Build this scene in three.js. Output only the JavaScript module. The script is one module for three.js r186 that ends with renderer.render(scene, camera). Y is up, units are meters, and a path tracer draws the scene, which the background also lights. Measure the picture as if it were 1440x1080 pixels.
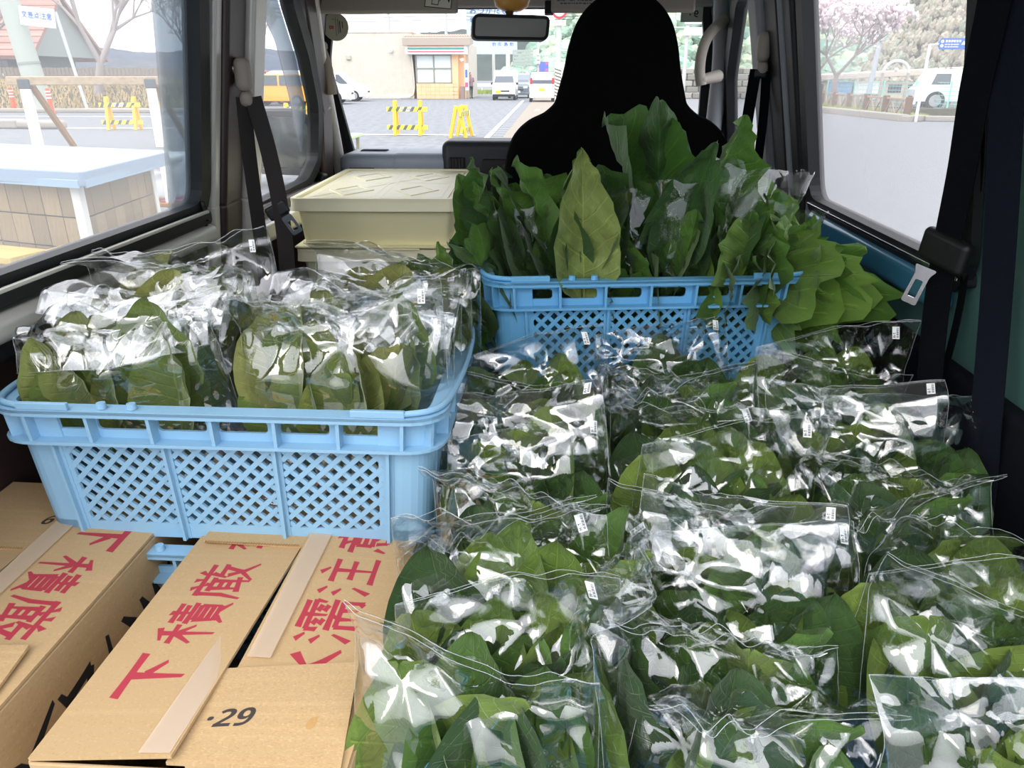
import * as THREE from 'three';
import { RoundedBoxGeometry } from 'three/addons/geometries/RoundedBoxGeometry.js';
import { mergeGeometries, mergeVertices } from 'three/addons/utils/BufferGeometryUtils.js';
import { ImprovedNoise } from 'three/addons/math/ImprovedNoise.js';

// ---------------------------------------------------------------- camera, sky, exposure
const scene = new THREE.Scene();
const camera = new THREE.PerspectiveCamera(53.99, 1440 / 1080, 0.05, 900);
camera.position.set(0, 1.45, 0);
camera.lookAt(-0.0549, 1.45 - 0.3782, -0.9241);
const renderer = new THREE.WebGLRenderer({ antialias: true });
renderer.toneMapping = THREE.LinearToneMapping;
renderer.toneMappingExposure = 3.3;
renderer.shadowMap.enabled = true;
renderer.shadowMap.type = THREE.PCFSoftShadowMap;
{ // bright overcast sky, three times brighter overhead than at the horizon
  const w = 64, h = 64, d = new Float32Array(w * h * 4);
  for (let y = 0; y < h; y++) for (let x = 0; x < w; x++) {
    const s = Math.max(0, Math.sin(((y + 0.5) / h - 0.5) * Math.PI));
    const L = 0.62 * (0.8 + 1.2 * s), i = (y * w + x) * 4;
    d[i] = L * 0.965; d[i + 1] = L * 0.985; d[i + 2] = L * 1.05; d[i + 3] = 1;
  }
  const sky = new THREE.DataTexture(d, w, h, THREE.RGBAFormat, THREE.FloatType);
  sky.mapping = THREE.EquirectangularReflectionMapping; sky.magFilter = THREE.LinearFilter; sky.needsUpdate = true;
  scene.background = sky; scene.environment = sky;
}
// the sun behind the cloud: wide and weak, high and behind the van
const sun = new THREE.DirectionalLight(0xfff6ea, 0.4);
sun.position.set(-4, 9, 7); sun.target.position.set(0, 1, -1); sun.castShadow = true; sun.shadow.radius = 70;
Object.assign(sun.shadow.camera, { left: -70, right: 40, top: 80, bottom: -80, near: 0.5, far: 200 });
scene.add(sun, sun.target);

// ---------------------------------------------------------------- helpers
let SEED = 7;
const rnd = () => { SEED = (SEED + 0x6d2b79f5) | 0; let t = Math.imul(SEED ^ (SEED >>> 15), 1 | SEED); t = (t + Math.imul(t ^ (t >>> 7), 61 | t)) ^ t; return ((t ^ (t >>> 14)) >>> 0) / 4294967296; };
const rr = (a, b) => a + (b - a) * rnd();
const V = (x, y, z) => new THREE.Vector3(x, y, z);
const noise = new ImprovedNoise();
const nz = (x, y, z = 0) => noise.noise(x, y, z);
const lerp = (a, b, t) => a + (b - a) * t, clamp = (x, a = 0, b = 1) => Math.min(b, Math.max(a, x)), smooth = (a, b, x) => { const t = clamp((x - a) / (b - a)); return t * t * (3 - 2 * t); };
const used = {};
const numbered = (n) => { used[n] = (used[n] || 0) + 1; return used[n] === 1 ? n : n + '_' + String(used[n] - 1).padStart(3, '0'); };
function thing(name, label, category, pos = [0, 0, 0], turn = 0, group) {
  const o = new THREE.Group(); o.name = numbered(name); scene.add(o); o.position.set(...pos); o.rotation.y = turn;
  o.userData = { label, category }; if (group) o.userData.group = group; return o;
}
function part(name, geo, mat, parent = scene) {
  const m = new THREE.Mesh(Array.isArray(geo) ? merge(geo) : geo, mat); m.name = parent === scene ? numbered(name) : name; m.castShadow = m.receiveShadow = true; parent.add(m); return m;
}
function struct(name, geo, mat, parent = scene) { const m = part(name, geo, mat, parent); if (parent === scene) m.userData.kind = 'structure'; return m; }
function dup(root, pos, turn, label, group) { const r = root.clone(); r.name = numbered(root.name.replace(/_\d+$/, '')); scene.add(r); r.position.set(...pos); r.rotation.set(0, turn, 0); r.userData = { ...root.userData, label }; if (group) r.userData.group = group; return r; }
function merge(list) {
  return list.length === 1 ? list[0] : mergeGeometries(list.map((g) => { const n = g.index ? g.toNonIndexed() : g.clone(); for (const k of Object.keys(n.attributes)) if (!['position', 'normal', 'uv'].includes(k)) n.deleteAttribute(k); if (!n.attributes.uv) n.setAttribute('uv', new THREE.BufferAttribute(new Float32Array(n.attributes.position.count * 2), 2)); return n; }));
}
const xf = (g, p = [0, 0, 0], r = [0, 0, 0], s) => { const m = new THREE.Matrix4().compose(V(...p), new THREE.Quaternion().setFromEuler(new THREE.Euler(...r)), s ? V(...s) : V(1, 1, 1)); return g.applyMatrix4(m); };
const box = (w, h, d, x = 0, y = 0, z = 0, r = [0, 0, 0]) => xf(new THREE.BoxGeometry(w, h, d), [x, y, z], r);
const rbox = (w, h, d, x = 0, y = 0, z = 0, rad = 0.01, r = [0, 0, 0], seg = 2) => xf(new RoundedBoxGeometry(w, h, d, seg, Math.min(rad, w / 2.01, h / 2.01, d / 2.01)), [x, y, z], r);
const cyl = (r0, r1, h, x = 0, y = 0, z = 0, r = [0, 0, 0], n = 16) => xf(new THREE.CylinderGeometry(r1, r0, h, n), [x, y, z], r);
function rod(a, b, r0, r1 = r0, n = 10) { const A = V(...a), B = V(...b), d = B.clone().sub(A), g = new THREE.CylinderGeometry(r1, r0, d.length(), n); g.applyQuaternion(new THREE.Quaternion().setFromUnitVectors(V(0, 1, 0), d.clone().normalize())); return g.translate((A.x + B.x) / 2, (A.y + B.y) / 2, (A.z + B.z) / 2); }
// a beam of cross section w (along side) x h (along up) from a to b
function beam(a, b, w, h, rad = 0.003, up = [0, 1, 0]) {
  const A = V(...a), B = V(...b), d = B.clone().sub(A), L = d.length(), z = d.normalize(); let U = V(...up); if (Math.abs(U.dot(z)) > 0.98) U = V(0, 0, 1);
  const x = U.clone().cross(z).normalize(), y = z.clone().cross(x);
  const g = rad > 0 ? new RoundedBoxGeometry(w, h, L, 2, Math.min(rad, w / 2.01, h / 2.01)) : new THREE.BoxGeometry(w, h, L);
  return g.applyMatrix4(new THREE.Matrix4().makeBasis(x, y, z).setPosition(A.add(B).multiplyScalar(0.5)));
}
const tube = (pts, r, n = 8, seg = 0) => new THREE.TubeGeometry(new THREE.CatmullRomCurve3(pts.map((p) => V(...p)), false, 'centripetal'), seg || pts.length * 6, r, n);
// flat ribbon through points, w wide along the given side direction, t thick
function ribbon(pts, w, side, t = 0.0015, seg = 24) {
  const c = new THREE.CatmullRomCurve3(pts.map((p) => V(...p)), false, 'centripetal'), S = V(...side).normalize(), pos = [], uv = [], idx = [];
  let L = 0, prev = null;
  for (let i = 0; i <= seg; i++) {
    const p = c.getPoint(i / seg), T = c.getTangent(i / seg), s = S.clone().sub(T.clone().multiplyScalar(S.dot(T))).normalize(), n = T.clone().cross(s).normalize();
    if (prev) L += p.distanceTo(prev); prev = p;
    for (const [a, b] of [[-1, -1], [1, -1], [1, 1], [-1, 1]]) { const q = p.clone().addScaledVector(s, a * w / 2).addScaledVector(n, b * t / 2); pos.push(q.x, q.y, q.z); uv.push((a + 1) / 2 * w, L); }
    if (i) for (let k = 0; k < 4; k++) { const a = (i - 1) * 4 + k, b = (i - 1) * 4 + (k + 1) % 4; idx.push(a, b, a + 4, b, b + 4, a + 4); }
  }
  idx.push(0, 2, 1, 0, 3, 2); const e = seg * 4; idx.push(e, e + 1, e + 2, e, e + 2, e + 3);
  const g = new THREE.BufferGeometry(); g.setAttribute('position', new THREE.Float32BufferAttribute(pos, 3)); g.setAttribute('uv', new THREE.Float32BufferAttribute(uv, 2)); g.setIndex(idx);
  const n = g.toNonIndexed(); n.computeVertexNormals(); return n;
}
function poly(pts, depth, holes = [], bevel = 0) {
  const s = new THREE.Shape(pts.map((p) => new THREE.Vector2(p[0], p[1])));
  for (const h of holes) s.holes.push(new THREE.Path(h.map((p) => new THREE.Vector2(p[0], p[1]))));
  return new THREE.ExtrudeGeometry(s, { depth, bevelEnabled: bevel > 0, bevelThickness: bevel, bevelSize: bevel, bevelSegments: 3, curveSegments: 12 });
}
// rounded polygon: every corner cut by a small arc
function rounded(pts, rad, n = 5) {
  const out = [], N = pts.length;
  for (let i = 0; i < N; i++) {
    const p = new THREE.Vector2(...pts[i]), a = new THREE.Vector2(...pts[(i + N - 1) % N]).sub(p), b = new THREE.Vector2(...pts[(i + 1) % N]).sub(p), r = Math.min(Array.isArray(rad) ? rad[i] : rad, a.length() / 2, b.length() / 2);
    const A = p.clone().addScaledVector(a.normalize(), r), B = p.clone().addScaledVector(b.normalize(), r);
    for (let k = 0; k <= n; k++) { const t = k / n; out.push([(1 - t) ** 2 * A.x + 2 * t * (1 - t) * p.x + t * t * B.x, (1 - t) ** 2 * A.y + 2 * t * (1 - t) * p.y + t * t * B.y]); }
  }
  return out;
}
const mapV = (g, f) => { const p = g.attributes.position; for (let i = 0; i < p.count; i++) { const q = f(p.getX(i), p.getY(i), p.getZ(i)); p.setXYZ(i, q[0], q[1], q[2]); } g.computeVertexNormals(); return g; };
// ---------------------------------------------------------------- textures
function tex(w, h, draw, rep, srgb = true) {
  const c = document.createElement('canvas'); c.width = w; c.height = h; const x = c.getContext('2d'); draw(x, w, h);
  const t = new THREE.CanvasTexture(c); if (srgb) t.colorSpace = THREE.SRGBColorSpace; t.magFilter = THREE.LinearFilter;
  if (rep) { t.wrapS = t.wrapT = THREE.RepeatWrapping; t.repeat.set(...rep); } return t;
}
// grain: layered noise round a mean colour; f returns -1..1
function grain(n, rgb, amp, f, rep, srgb = true) {
  const d = new Uint8Array(n * n * 4);
  for (let y = 0; y < n; y++) for (let x = 0; x < n; x++) { const v = f(x / n, y / n), i = (y * n + x) * 4; for (let c = 0; c < 3; c++) d[i + c] = clamp(rgb[c] + amp * v, 0, 255); d[i + 3] = 255; }
  const t = new THREE.DataTexture(d, n, n); if (srgb) t.colorSpace = THREE.SRGBColorSpace; t.wrapS = t.wrapT = THREE.RepeatWrapping; t.magFilter = THREE.LinearFilter; t.needsUpdate = true; if (rep) t.repeat.set(...rep); return t;
}
const per = (x, y, f, k = 0) => nz(Math.cos(x * 6.2832) * f / 6.28 + 9 + k, Math.sin(x * 6.2832) * f / 6.28 + y * 0, Math.cos(y * 6.2832) * f / 6.28) + nz(Math.sin(y * 6.2832) * f / 6.28 + 3, Math.cos(x * 6.2832) * f / 6.28, 5 + k);
const M = (hex, o = {}) => new THREE.MeshStandardMaterial({ color: hex, roughness: 0.7, ...o });
const PH = (hex, o = {}) => new THREE.MeshPhysicalMaterial({ color: hex, roughness: 0.6, ...o });
const texCard = grain(256, [182, 154, 115], 12, (x, y) => 0.5 * per(x, y, 40) + 0.35 * per(x, y, 9, 4) + 0.5 * (rnd() - 0.5));
const bumpFine = grain(128, [128, 128, 128], 60, () => rnd() - 0.5, [6, 6], false);
const bumpWeave = tex(64, 64, (x) => { x.fillStyle = '#777'; x.fillRect(0, 0, 64, 64); for (let i = 0; i < 8; i++) for (let j = 0; j < 8; j++) { x.fillStyle = (i + j) % 2 ? '#bbb' : '#444'; x.fillRect(i * 8, j * 8, 7, 6); } }, [120, 120], false);
const texAsphalt = grain(256, [112, 115, 119], 15, (x, y) => 0.7 * per(x, y, 14) + 0.5 * per(x, y, 40, 3) + 1.1 * (rnd() - 0.5), [0.25, 0.25]);
const texSpeck = grain(128, [214, 213, 211], 9, (x, y) => 0.6 * per(x, y, 14) + rnd() - 0.5);
const texWood = grain(128, [200, 180, 150], 22, (x, y) => nz(x * 30, y * 2) + 0.6 * nz(x * 60, y * 4, 3));
// ---------------------------------------------------------------- materials
const matPane = PH(0xffffff, { transmission: 1, thickness: 0, roughness: 0.16, ior: 1.16 });
const matPaneMilky = PH(0xffffff, { transmission: 1, thickness: 0, roughness: 0.29, ior: 1.5 });
const matPaneTint = PH(0xb9c2c8, { transmission: 1, thickness: 0, roughness: 0.29, ior: 1.5 });
const matFilm = PH(0xfdfeff, { transmission: 1, thickness: 0, roughness: 0.04, ior: 2.3 });
const matFilmEdge = PH(0xf4f8fa, { transmission: 0.8, thickness: 0, roughness: 0.2, ior: 2 });
const matRubber = M(0x15171a, { roughness: 0.55 });
const matBlackTrim = M(0x1b1d22, { roughness: 0.5, bumpMap: bumpFine, bumpScale: 0.0004 });
const matMaroon = M(0x3a2c2b, { roughness: 0.38 });  // left trim: brownish cast of reflections kept in the base colour
const matNavy = PH(0x0a0e15, { roughness: 0.8, specularIntensity: 0.3 });
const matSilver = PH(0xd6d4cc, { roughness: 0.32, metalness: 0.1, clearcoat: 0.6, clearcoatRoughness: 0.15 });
const matTeal = PH(0x4a8fb4, { roughness: 0.28, metalness: 0.2, clearcoat: 0.8, clearcoatRoughness: 0.12 });  // right sill strip: bluish reflection tint put into the base colour
const matTealDark = PH(0x567f78, { roughness: 0.5, metalness: 0.1, clearcoat: 0.3 });  // right wall: same reflected teal tint, as base colour
const matGreyTrim = M(0x8d9094, { roughness: 0.55 });
const matBeige = M(0xa39b90, { roughness: 0.6 });
const matCeiling = M(0xb4afa8, { roughness: 0.95, bumpMap: bumpFine, bumpScale: 0.001 });
const matFloor = M(0x3a3a3e, { roughness: 0.85, bumpMap: bumpFine, bumpScale: 0.001 });
const matSeat = PH(0x060607, { roughness: 0.95, specularIntensity: 0.15, bumpMap: bumpWeave, bumpScale: 0.0006 });
const matBelt = PH(0x0b0d12, { roughness: 0.9, specularIntensity: 0.2, bumpMap: bumpWeave, bumpScale: 0.0004 });
const matBeltBrown = M(0x2b2624, { roughness: 0.75, bumpMap: bumpWeave, bumpScale: 0.0004 });
const matChrome = M(0xd5d7da, { roughness: 0.22, metalness: 1 });
const matWhitePlastic = M(0xe9e7e2, { roughness: 0.45 });
const matCrate = PH(0x8cb8d6, { roughness: 0.42, bumpMap: bumpFine, bumpScale: 0.0003 });
const matCrateDeep = PH(0x6cb0dc, { roughness: 0.38, bumpMap: bumpFine, bumpScale: 0.0003 });
const matDirt = M(0xb09a84, { roughness: 0.95 });
const matCream = PH(0xf8f1c2, { roughness: 0.45 });
const matCreamLid = PH(0xfbf5d2, { roughness: 0.42 });
const matCreamGreen = PH(0xeaeac4, { roughness: 0.5 });
const matCard = M(0xffffff, { map: texCard, roughness: 0.9, bumpMap: bumpFine, bumpScale: 0.0002 });
const matCardEdge = M(0x9c7c52, { roughness: 0.95 });
const matTape = PH(0xe2cdb4, { roughness: 0.3, transparent: true, opacity: 0.38, depthWrite: false });
const matDashGrey = M(0x9aa5b5, { roughness: 0.5, bumpMap: bumpFine, bumpScale: 0.0004 });
const matDashDark = M(0x262c35, { roughness: 0.5, bumpMap: bumpFine, bumpScale: 0.0004 });
const matBlack = M(0x0a0a0b, { roughness: 0.5 });
const matAsphalt = M(0xffffff, { map: texAsphalt, roughness: 0.95 });
const matConcrete = M(0xb9b3a8, { map: texSpeck, roughness: 0.95 });
const matPath = M(0xf3e6d0, { map: texAsphalt, roughness: 0.95 });
const matPaint = M(0xf4f4f0, { roughness: 0.8 });
const matYellow = M(0xf2b91d, { roughness: 0.55 });
const matYellow2 = M(0xe9dd3c, { roughness: 0.6 });
const matDarkGreyPaint = M(0x5c5d57, { roughness: 0.6 });
const matOrange = M(0xf2561f, { roughness: 0.5 });
const matWhite = M(0xf1f1ee, { roughness: 0.6 });
const matPole = M(0xb9bcb8, { roughness: 0.85 });
const matBark = M(0x857870, { roughness: 0.95 });
const matCarGlass = PH(0x33414a, { roughness: 0.1, clearcoat: 1, clearcoatRoughness: 0.05 });
const matTyre = M(0x1a1a1b, { roughness: 0.85 });
const matAlloy = M(0xb7babd, { roughness: 0.35, metalness: 0.7 });
const matCarWhite = PH(0xeef1f4, { roughness: 0.35, clearcoat: 0.8, clearcoatRoughness: 0.08 });
const matCarYellow = PH(0xf0a21c, { roughness: 0.35, clearcoat: 0.8, clearcoatRoughness: 0.08 });
const matCarGrey = PH(0x5d6b74, { roughness: 0.35, clearcoat: 0.8, clearcoatRoughness: 0.08 });
const matCarRed = PH(0x9c2a35, { roughness: 0.35, clearcoat: 0.8, clearcoatRoughness: 0.08 });
const matLampRed = M(0xc9293a, { roughness: 0.25 });
const matPlateYellow = M(0xf3cf1c, { roughness: 0.5 });
// spinach leaf: pale veins on green, as a near-white map that a tint multiplies
function drawLeaf(x, w, h, bump) {
  x.fillStyle = bump ? '#8a8a8a' : '#a4ae8c'; x.fillRect(0, 0, w, h);
  for (let i = 0; i < 900; i++) { const v = bump ? 110 + 60 * rnd() : 140 + 60 * rnd(); x.fillStyle = bump ? `rgba(${v},${v},${v},.25)` : `rgba(${v},${v + 12},${v - 26},.22)`; const r = 3 + 12 * rnd(); x.beginPath(); x.ellipse(w * rnd(), h * rnd(), r, r * 0.7, rnd() * 3, 0, 7); x.fill(); }
  x.strokeStyle = bump ? 'rgba(60,60,60,.6)' : 'rgba(222,230,180,.55)'; x.lineCap = 'round';
  x.lineWidth = 7; x.beginPath(); x.moveTo(w / 2, h); x.lineTo(w / 2, 0.02 * h); x.stroke();
  for (const s of [-1, 1]) for (let k = 0; k < 8; k++) {
    const y0 = h * (0.95 - k * 0.115 - 0.02 * rnd()); x.lineWidth = 3.4 - k * 0.2; x.beginPath(); x.moveTo(w / 2, y0); x.quadraticCurveTo(w / 2 + s * w * 0.22, y0 - h * 0.06, w / 2 + s * w * 0.46, y0 - h * (0.15 + 0.04 * rnd())); x.stroke();
    x.lineWidth = 1; for (let j = 1; j < 4; j++) { const t = j * 0.11; x.beginPath(); x.moveTo(w / 2 + s * w * t, y0 - h * 0.05 * t / 0.22); x.lineTo(w / 2 + s * w * (t + 0.06), y0 - h * (0.1 + 0.03 * rnd())); x.stroke(); x.beginPath(); x.moveTo(w / 2 + s * w * t, y0 - h * 0.05 * t / 0.22); x.lineTo(w / 2 + s * w * (t + 0.1), y0 + h * 0.01); x.stroke(); }
  }
}
const texLeaf = tex(256, 384, (x, w, h) => drawLeaf(x, w, h, false)), bumpLeaf = tex(256, 384, (x, w, h) => drawLeaf(x, w, h, true), null, false);
const leafMat = (hex) => PH(hex, { map: texLeaf, bumpMap: bumpLeaf, bumpScale: 0.004, roughness: 0.5, transmission: 0.22, thickness: 0, clearcoat: 0.25, clearcoatRoughness: 0.35 });
const leafMats = [0x86a440, 0x658f33, 0x4a7529, 0x9cb452, 0x39611f].map((c) => { const m = leafMat(c); m.roughness = 0.92; return m; });
const leafVeiled = [0xb9bd72, 0xaab768, 0xc6c07e, 0x94a858].map((c) => { const m = leafMat(c); m.roughness = 0.92; return m; });  // left crate leaves: the pale veil of glass reflections is put into their colour
const leafDark = [0x74a83c, 0x5c9430, 0x93bc4e, 0x4b8230].map((c) => { const m = leafMat(c); m.roughness = 0.92; return m; });
const matLeafPale = leafMat(0xc3cf82); matLeafPale.roughness = 0.92;
const matStem = M(0xa9bf62, { roughness: 0.6 });

// ---------------------------------------------------------------- brush lettering: strokes in a 0..100 square
const WAVE = [[8, 12, 20, 22], [4, 36, 16, 46], [6, 92, 20, 66]];
const GLYPH = {
  shita: [[8, 15, 92, 15], [48, 15, 48, 95], [52, 38, 76, 58]],
  seki: [[38, 6, 12, 16], [6, 32, 46, 32], [27, 12, 27, 96], [27, 34, 6, 66], [29, 40, 44, 60], [52, 14, 96, 14], [56, 26, 92, 26], [50, 38, 98, 38], [74, 4, 74, 38], [58, 48, 58, 80], [58, 48, 92, 48, 92, 80], [58, 58, 92, 58], [58, 69, 92, 69], [58, 80, 92, 80], [66, 82, 52, 96], [82, 82, 97, 96]],
  gen: [[28, 4, 34, 14], [50, 2, 52, 13], [74, 3, 66, 14], [12, 18, 94, 18], [16, 18, 14, 60, 4, 96], [24, 34, 58, 34], [30, 34, 30, 82], [50, 34, 50, 96], [30, 50, 50, 50], [30, 64, 50, 64], [22, 84, 60, 76], [40, 24, 40, 34], [70, 24, 60, 50], [64, 40, 96, 40], [88, 40, 78, 70, 54, 96], [66, 52, 80, 78, 98, 96]],
  kin: [[6, 20, 46, 20], [26, 4, 26, 52], [26, 22, 6, 46], [28, 24, 44, 40], [52, 20, 96, 20], [74, 4, 74, 52], [74, 22, 54, 46], [76, 24, 96, 44], [26, 58, 76, 58], [10, 70, 92, 70], [51, 70, 51, 96, 44, 92], [34, 78, 20, 92], [66, 78, 84, 92]],
  mizu: [[50, 4, 50, 94, 40, 88], [10, 32, 38, 32, 8, 80], [86, 20, 58, 44], [54, 38, 70, 62, 94, 84]],
  nure: [...WAVE, [34, 8, 94, 8], [30, 36, 30, 20, 96, 20, 92, 36], [62, 8, 62, 44], [42, 28, 52, 32], [42, 38, 52, 42], [72, 28, 84, 32], [72, 38, 84, 42], [30, 52, 98, 52], [62, 52, 54, 64], [36, 96, 36, 64, 92, 64, 92, 96, 86, 92], [54, 64, 54, 90], [74, 64, 74, 90]],
  chu: [...WAVE, [58, 2, 70, 14], [36, 24, 94, 24], [42, 54, 90, 54], [65, 24, 65, 90], [32, 90, 98, 90]],
  ikan: [[50, 2, 50, 12], [18, 14, 82, 14], [34, 18, 40, 30], [66, 18, 58, 30], [8, 32, 92, 32], [28, 66, 28, 40, 72, 40, 72, 66], [28, 53, 72, 53], [28, 66, 72, 66], [18, 76, 10, 92], [34, 74, 38, 92, 72, 92, 76, 82], [48, 70, 56, 80], [80, 72, 92, 88]],
  matsu: [[6, 28, 48, 28], [27, 4, 27, 96], [27, 30, 6, 62], [30, 36, 46, 56], [66, 10, 50, 44], [76, 8, 96, 42], [70, 46, 56, 88, 90, 82], [82, 66, 96, 94]],
  kou: [[50, 2, 50, 14], [10, 18, 90, 18], [34, 26, 18, 46], [66, 26, 84, 44], [66, 40, 44, 74, 12, 96], [34, 46, 60, 78, 92, 96]],
  sa: [[32, 4, 40, 14], [66, 4, 58, 14], [14, 18, 86, 18], [20, 32, 80, 32], [50, 18, 50, 44], [6, 46, 94, 46], [40, 32, 28, 66, 6, 94], [38, 60, 86, 60], [62, 60, 62, 92], [28, 92, 94, 92]],
  ten: [[50, 4, 50, 38], [50, 20, 84, 20], [22, 68, 22, 38, 78, 38, 78, 68], [22, 68, 78, 68], [12, 78, 6, 94], [34, 78, 38, 92], [56, 78, 62, 92], [80, 78, 94, 94]],
  ma: [[16, 22, 84, 22], [20, 44, 80, 44], [52, 4, 52, 74, 40, 90, 24, 84, 30, 70, 52, 72, 84, 92]],
  ta: [[10, 24, 52, 24], [34, 6, 14, 92], [54, 46, 86, 44], [54, 72, 62, 86, 90, 86]],
  no: [[52, 18, 44, 64, 26, 84, 10, 62, 24, 30, 58, 16, 86, 38, 84, 66, 60, 88]],
  o: [[10, 28, 60, 28], [34, 6, 34, 86, 18, 84, 12, 68, 34, 50, 68, 46, 86, 64, 74, 84, 58, 84], [72, 18, 90, 32]],
  koshi: [[10, 16, 46, 16], [28, 4, 28, 40], [6, 40, 50, 40], [28, 40, 28, 74], [28, 56, 46, 56], [16, 54, 8, 90, 40, 82, 96, 94], [56, 26, 92, 26], [60, 26, 60, 70, 70, 62], [72, 6, 78, 48, 94, 76], [88, 40, 66, 74]],
  shi: [[24, 6, 24, 76, 42, 92, 84, 70]],
  tsu: [[8, 34, 60, 20, 90, 42, 78, 70, 40, 86]], kare: [[8, 30, 66, 24, 62, 80, 48, 88], [36, 6, 32, 48, 10, 90], [78, 22, 94, 48]], re: [[26, 4, 26, 96], [8, 30, 40, 28, 8, 76, 52, 34, 66, 36, 62, 80, 78, 92, 94, 76]],
  machi: [[8, 14, 8, 84], [8, 14, 48, 14, 48, 84], [8, 48, 48, 48], [28, 14, 28, 84], [8, 84, 48, 84], [54, 24, 98, 24], [78, 24, 78, 90, 66, 86]],
  hiro: [[50, 2, 50, 14], [12, 16, 94, 16], [16, 16, 14, 60, 4, 94], [54, 30, 34, 84, 82, 78], [70, 56, 88, 90]],
  shima: [[44, 2, 38, 12], [22, 60, 22, 12, 76, 12, 76, 44], [22, 28, 76, 28], [22, 44, 92, 44], [22, 58, 92, 58, 88, 92, 78, 90], [10, 68, 10, 88, 64, 88, 64, 68], [37, 64, 37, 88]],
};
function brush(x, key, cx, cy, size, color, weight = 0.1, rot = 0) {
  x.save(); x.translate(cx, cy); x.rotate(rot); x.scale(size / 100, size / 100); x.translate(-50, -50); x.fillStyle = color; x.strokeStyle = color; x.lineJoin = 'round'; x.lineCap = 'butt';
  for (const s of GLYPH[key]) {
    for (let i = 0; i + 3 < s.length; i += 2) { // every stroke swells where the brush lands and thins where it leaves
      const a = [s[i], s[i + 1]], b = [s[i + 2], s[i + 3]], dx = b[0] - a[0], dy = b[1] - a[1], l = Math.hypot(dx, dy) || 1, nx = -dy / l, ny = dx / l, W = weight * 50;
      const last = i + 5 >= s.length, w0 = W * (i ? 0.95 : 1.15), w1 = W * (last && Math.abs(dy) > 8 ? 0.5 : 1.05);
      x.beginPath(); x.moveTo(a[0] + nx * w0 - dx / l * W * 0.5, a[1] + ny * w0 - dy / l * W * 0.5); x.quadraticCurveTo((a[0] + b[0]) / 2 + nx * W * 0.75, (a[1] + b[1]) / 2 + ny * W * 0.75, b[0] + nx * w1, b[1] + ny * w1);
      x.lineTo(b[0] - nx * w1 + dx / l * W * 0.4, b[1] - ny * w1 + dy / l * W * 0.4); x.quadraticCurveTo((a[0] + b[0]) / 2 - nx * W * 0.75, (a[1] + b[1]) / 2 - ny * W * 0.75, a[0] - nx * w0, a[1] - ny * w0); x.closePath(); x.fill();
    }
  }
  x.restore();
}
// ---------------------------------------------------------------- the van: shell, windows, pillars
const XL = (y) => y > 1.2 ? -0.735 + 0.16 * (y - 1.2) : -0.735 - 0.06 * clamp((1.2 - y) / 0.3);
const XLf = (y) => XL(y);
const XR = (y) => y > 1.2 ? 0.572 - 0.2 * (y - 1.2) : 0.572 + 0.05 * clamp((1.2 - y) / 0.3);
const sideWall = (pts, holes, left, t = 0.014) => mapV(poly(pts, t, holes), (px, py, pz) => [left ? XL(py) - t + pz : XR(py) + pz, py, -px]);
const sidePlate = (pts, off, t, left, holes = []) => mapV(poly(pts, t, holes), (px, py, pz) => [left ? XL(py) - off + pz : XR(py) + off - t + pz, py, -px]);
function grow(pts, d) { // offset a convex-ish outline outwards
  let cx = 0, cy = 0; for (const p of pts) { cx += p[0]; cy += p[1]; } cx /= pts.length; cy /= pts.length; let a = 0; for (let i = 0; i < pts.length; i++) { const p = pts[i], q = pts[(i + 1) % pts.length]; a += p[0] * q[1] - q[0] * p[1]; }
  const s = Math.sign(a);
  return pts.map((p, i) => { const o = pts[(i + pts.length - 1) % pts.length], n = pts[(i + 1) % pts.length]; let tx = n[0] - o[0], ty = n[1] - o[1]; const l = Math.hypot(tx, ty) || 1; return [p[0] + s * ty / l * d, p[1] - s * tx / l * d]; });
}
const hL1 = rounded([[0.5, 1.205], [1.515, 1.205], [1.495, 1.7], [0.5, 1.7]], 0.05);
const hL2 = rounded([[1.77, 1.155], [2.21, 1.165], [2.3, 1.22], [2.275, 1.37], [2.16, 1.5], [2.01, 1.62], [1.99, 1.67], [1.77, 1.67]], 0.03);
const hR1 = rounded([[1.06, 1.195], [1.735, 1.195], [1.715, 1.7], [1.03, 1.7]], 0.05);
const hR2 = rounded([[2.0, 1.22], [2.6, 1.24], [2.52, 1.45], [2.3, 1.64], [2.0, 1.66]], 0.03);
const wallOut = [[0.32, 1.0], [2.78, 1.0], [2.78, 1.86], [0.32, 1.86]], wallOutL = [[0.32, 1.0], [2.36, 1.0], [2.36, 1.86], [0.32, 1.86]];
const wallL = struct('wall_left', sideWall(wallOutL, [hL1, hL2], true), matMaroon);
struct('wall_left', [mapV(new THREE.BoxGeometry(0.02, 0.9, 0.46, 1, 2, 1), (x, y, z) => { const Y = 1.43 + y, k = (0.23 - z) / 0.46; return [lerp(XLf(Y), -0.83 + 0.02 * (Y - 1.2), k) + x - 0.01, Y, -2.58 + z]; })], matMaroon);
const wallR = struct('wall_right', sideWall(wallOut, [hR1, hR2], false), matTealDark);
struct('wall_left', sideWall([[0.32, 0.66], [2.36, 0.66], [2.36, 1.0], [0.32, 1.0]], [], true), matMaroon);
struct('wall_right', sideWall([[0.32, 0.66], [2.78, 0.66], [2.78, 1.0], [0.32, 1.0]], [], false), matNavy);
function windowUnit(n, hole, left, mats) {
  const w = struct('window_' + n, sidePlate(hole, 0.01, 0.004, left), mats);
  w.userData.kind = 'structure';
  part('window_gasket', sidePlate(grow(hole, 0.022), 0.016, 0.034, left, [grow(hole, -0.007)]), matRubber, w);
  part('window_frame', sidePlate(grow(hole, 0.034), left ? -0.006 : -0.006, 0.012, left, [grow(hole, 0.018)]), matRubber, w);
  return w;
}
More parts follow.
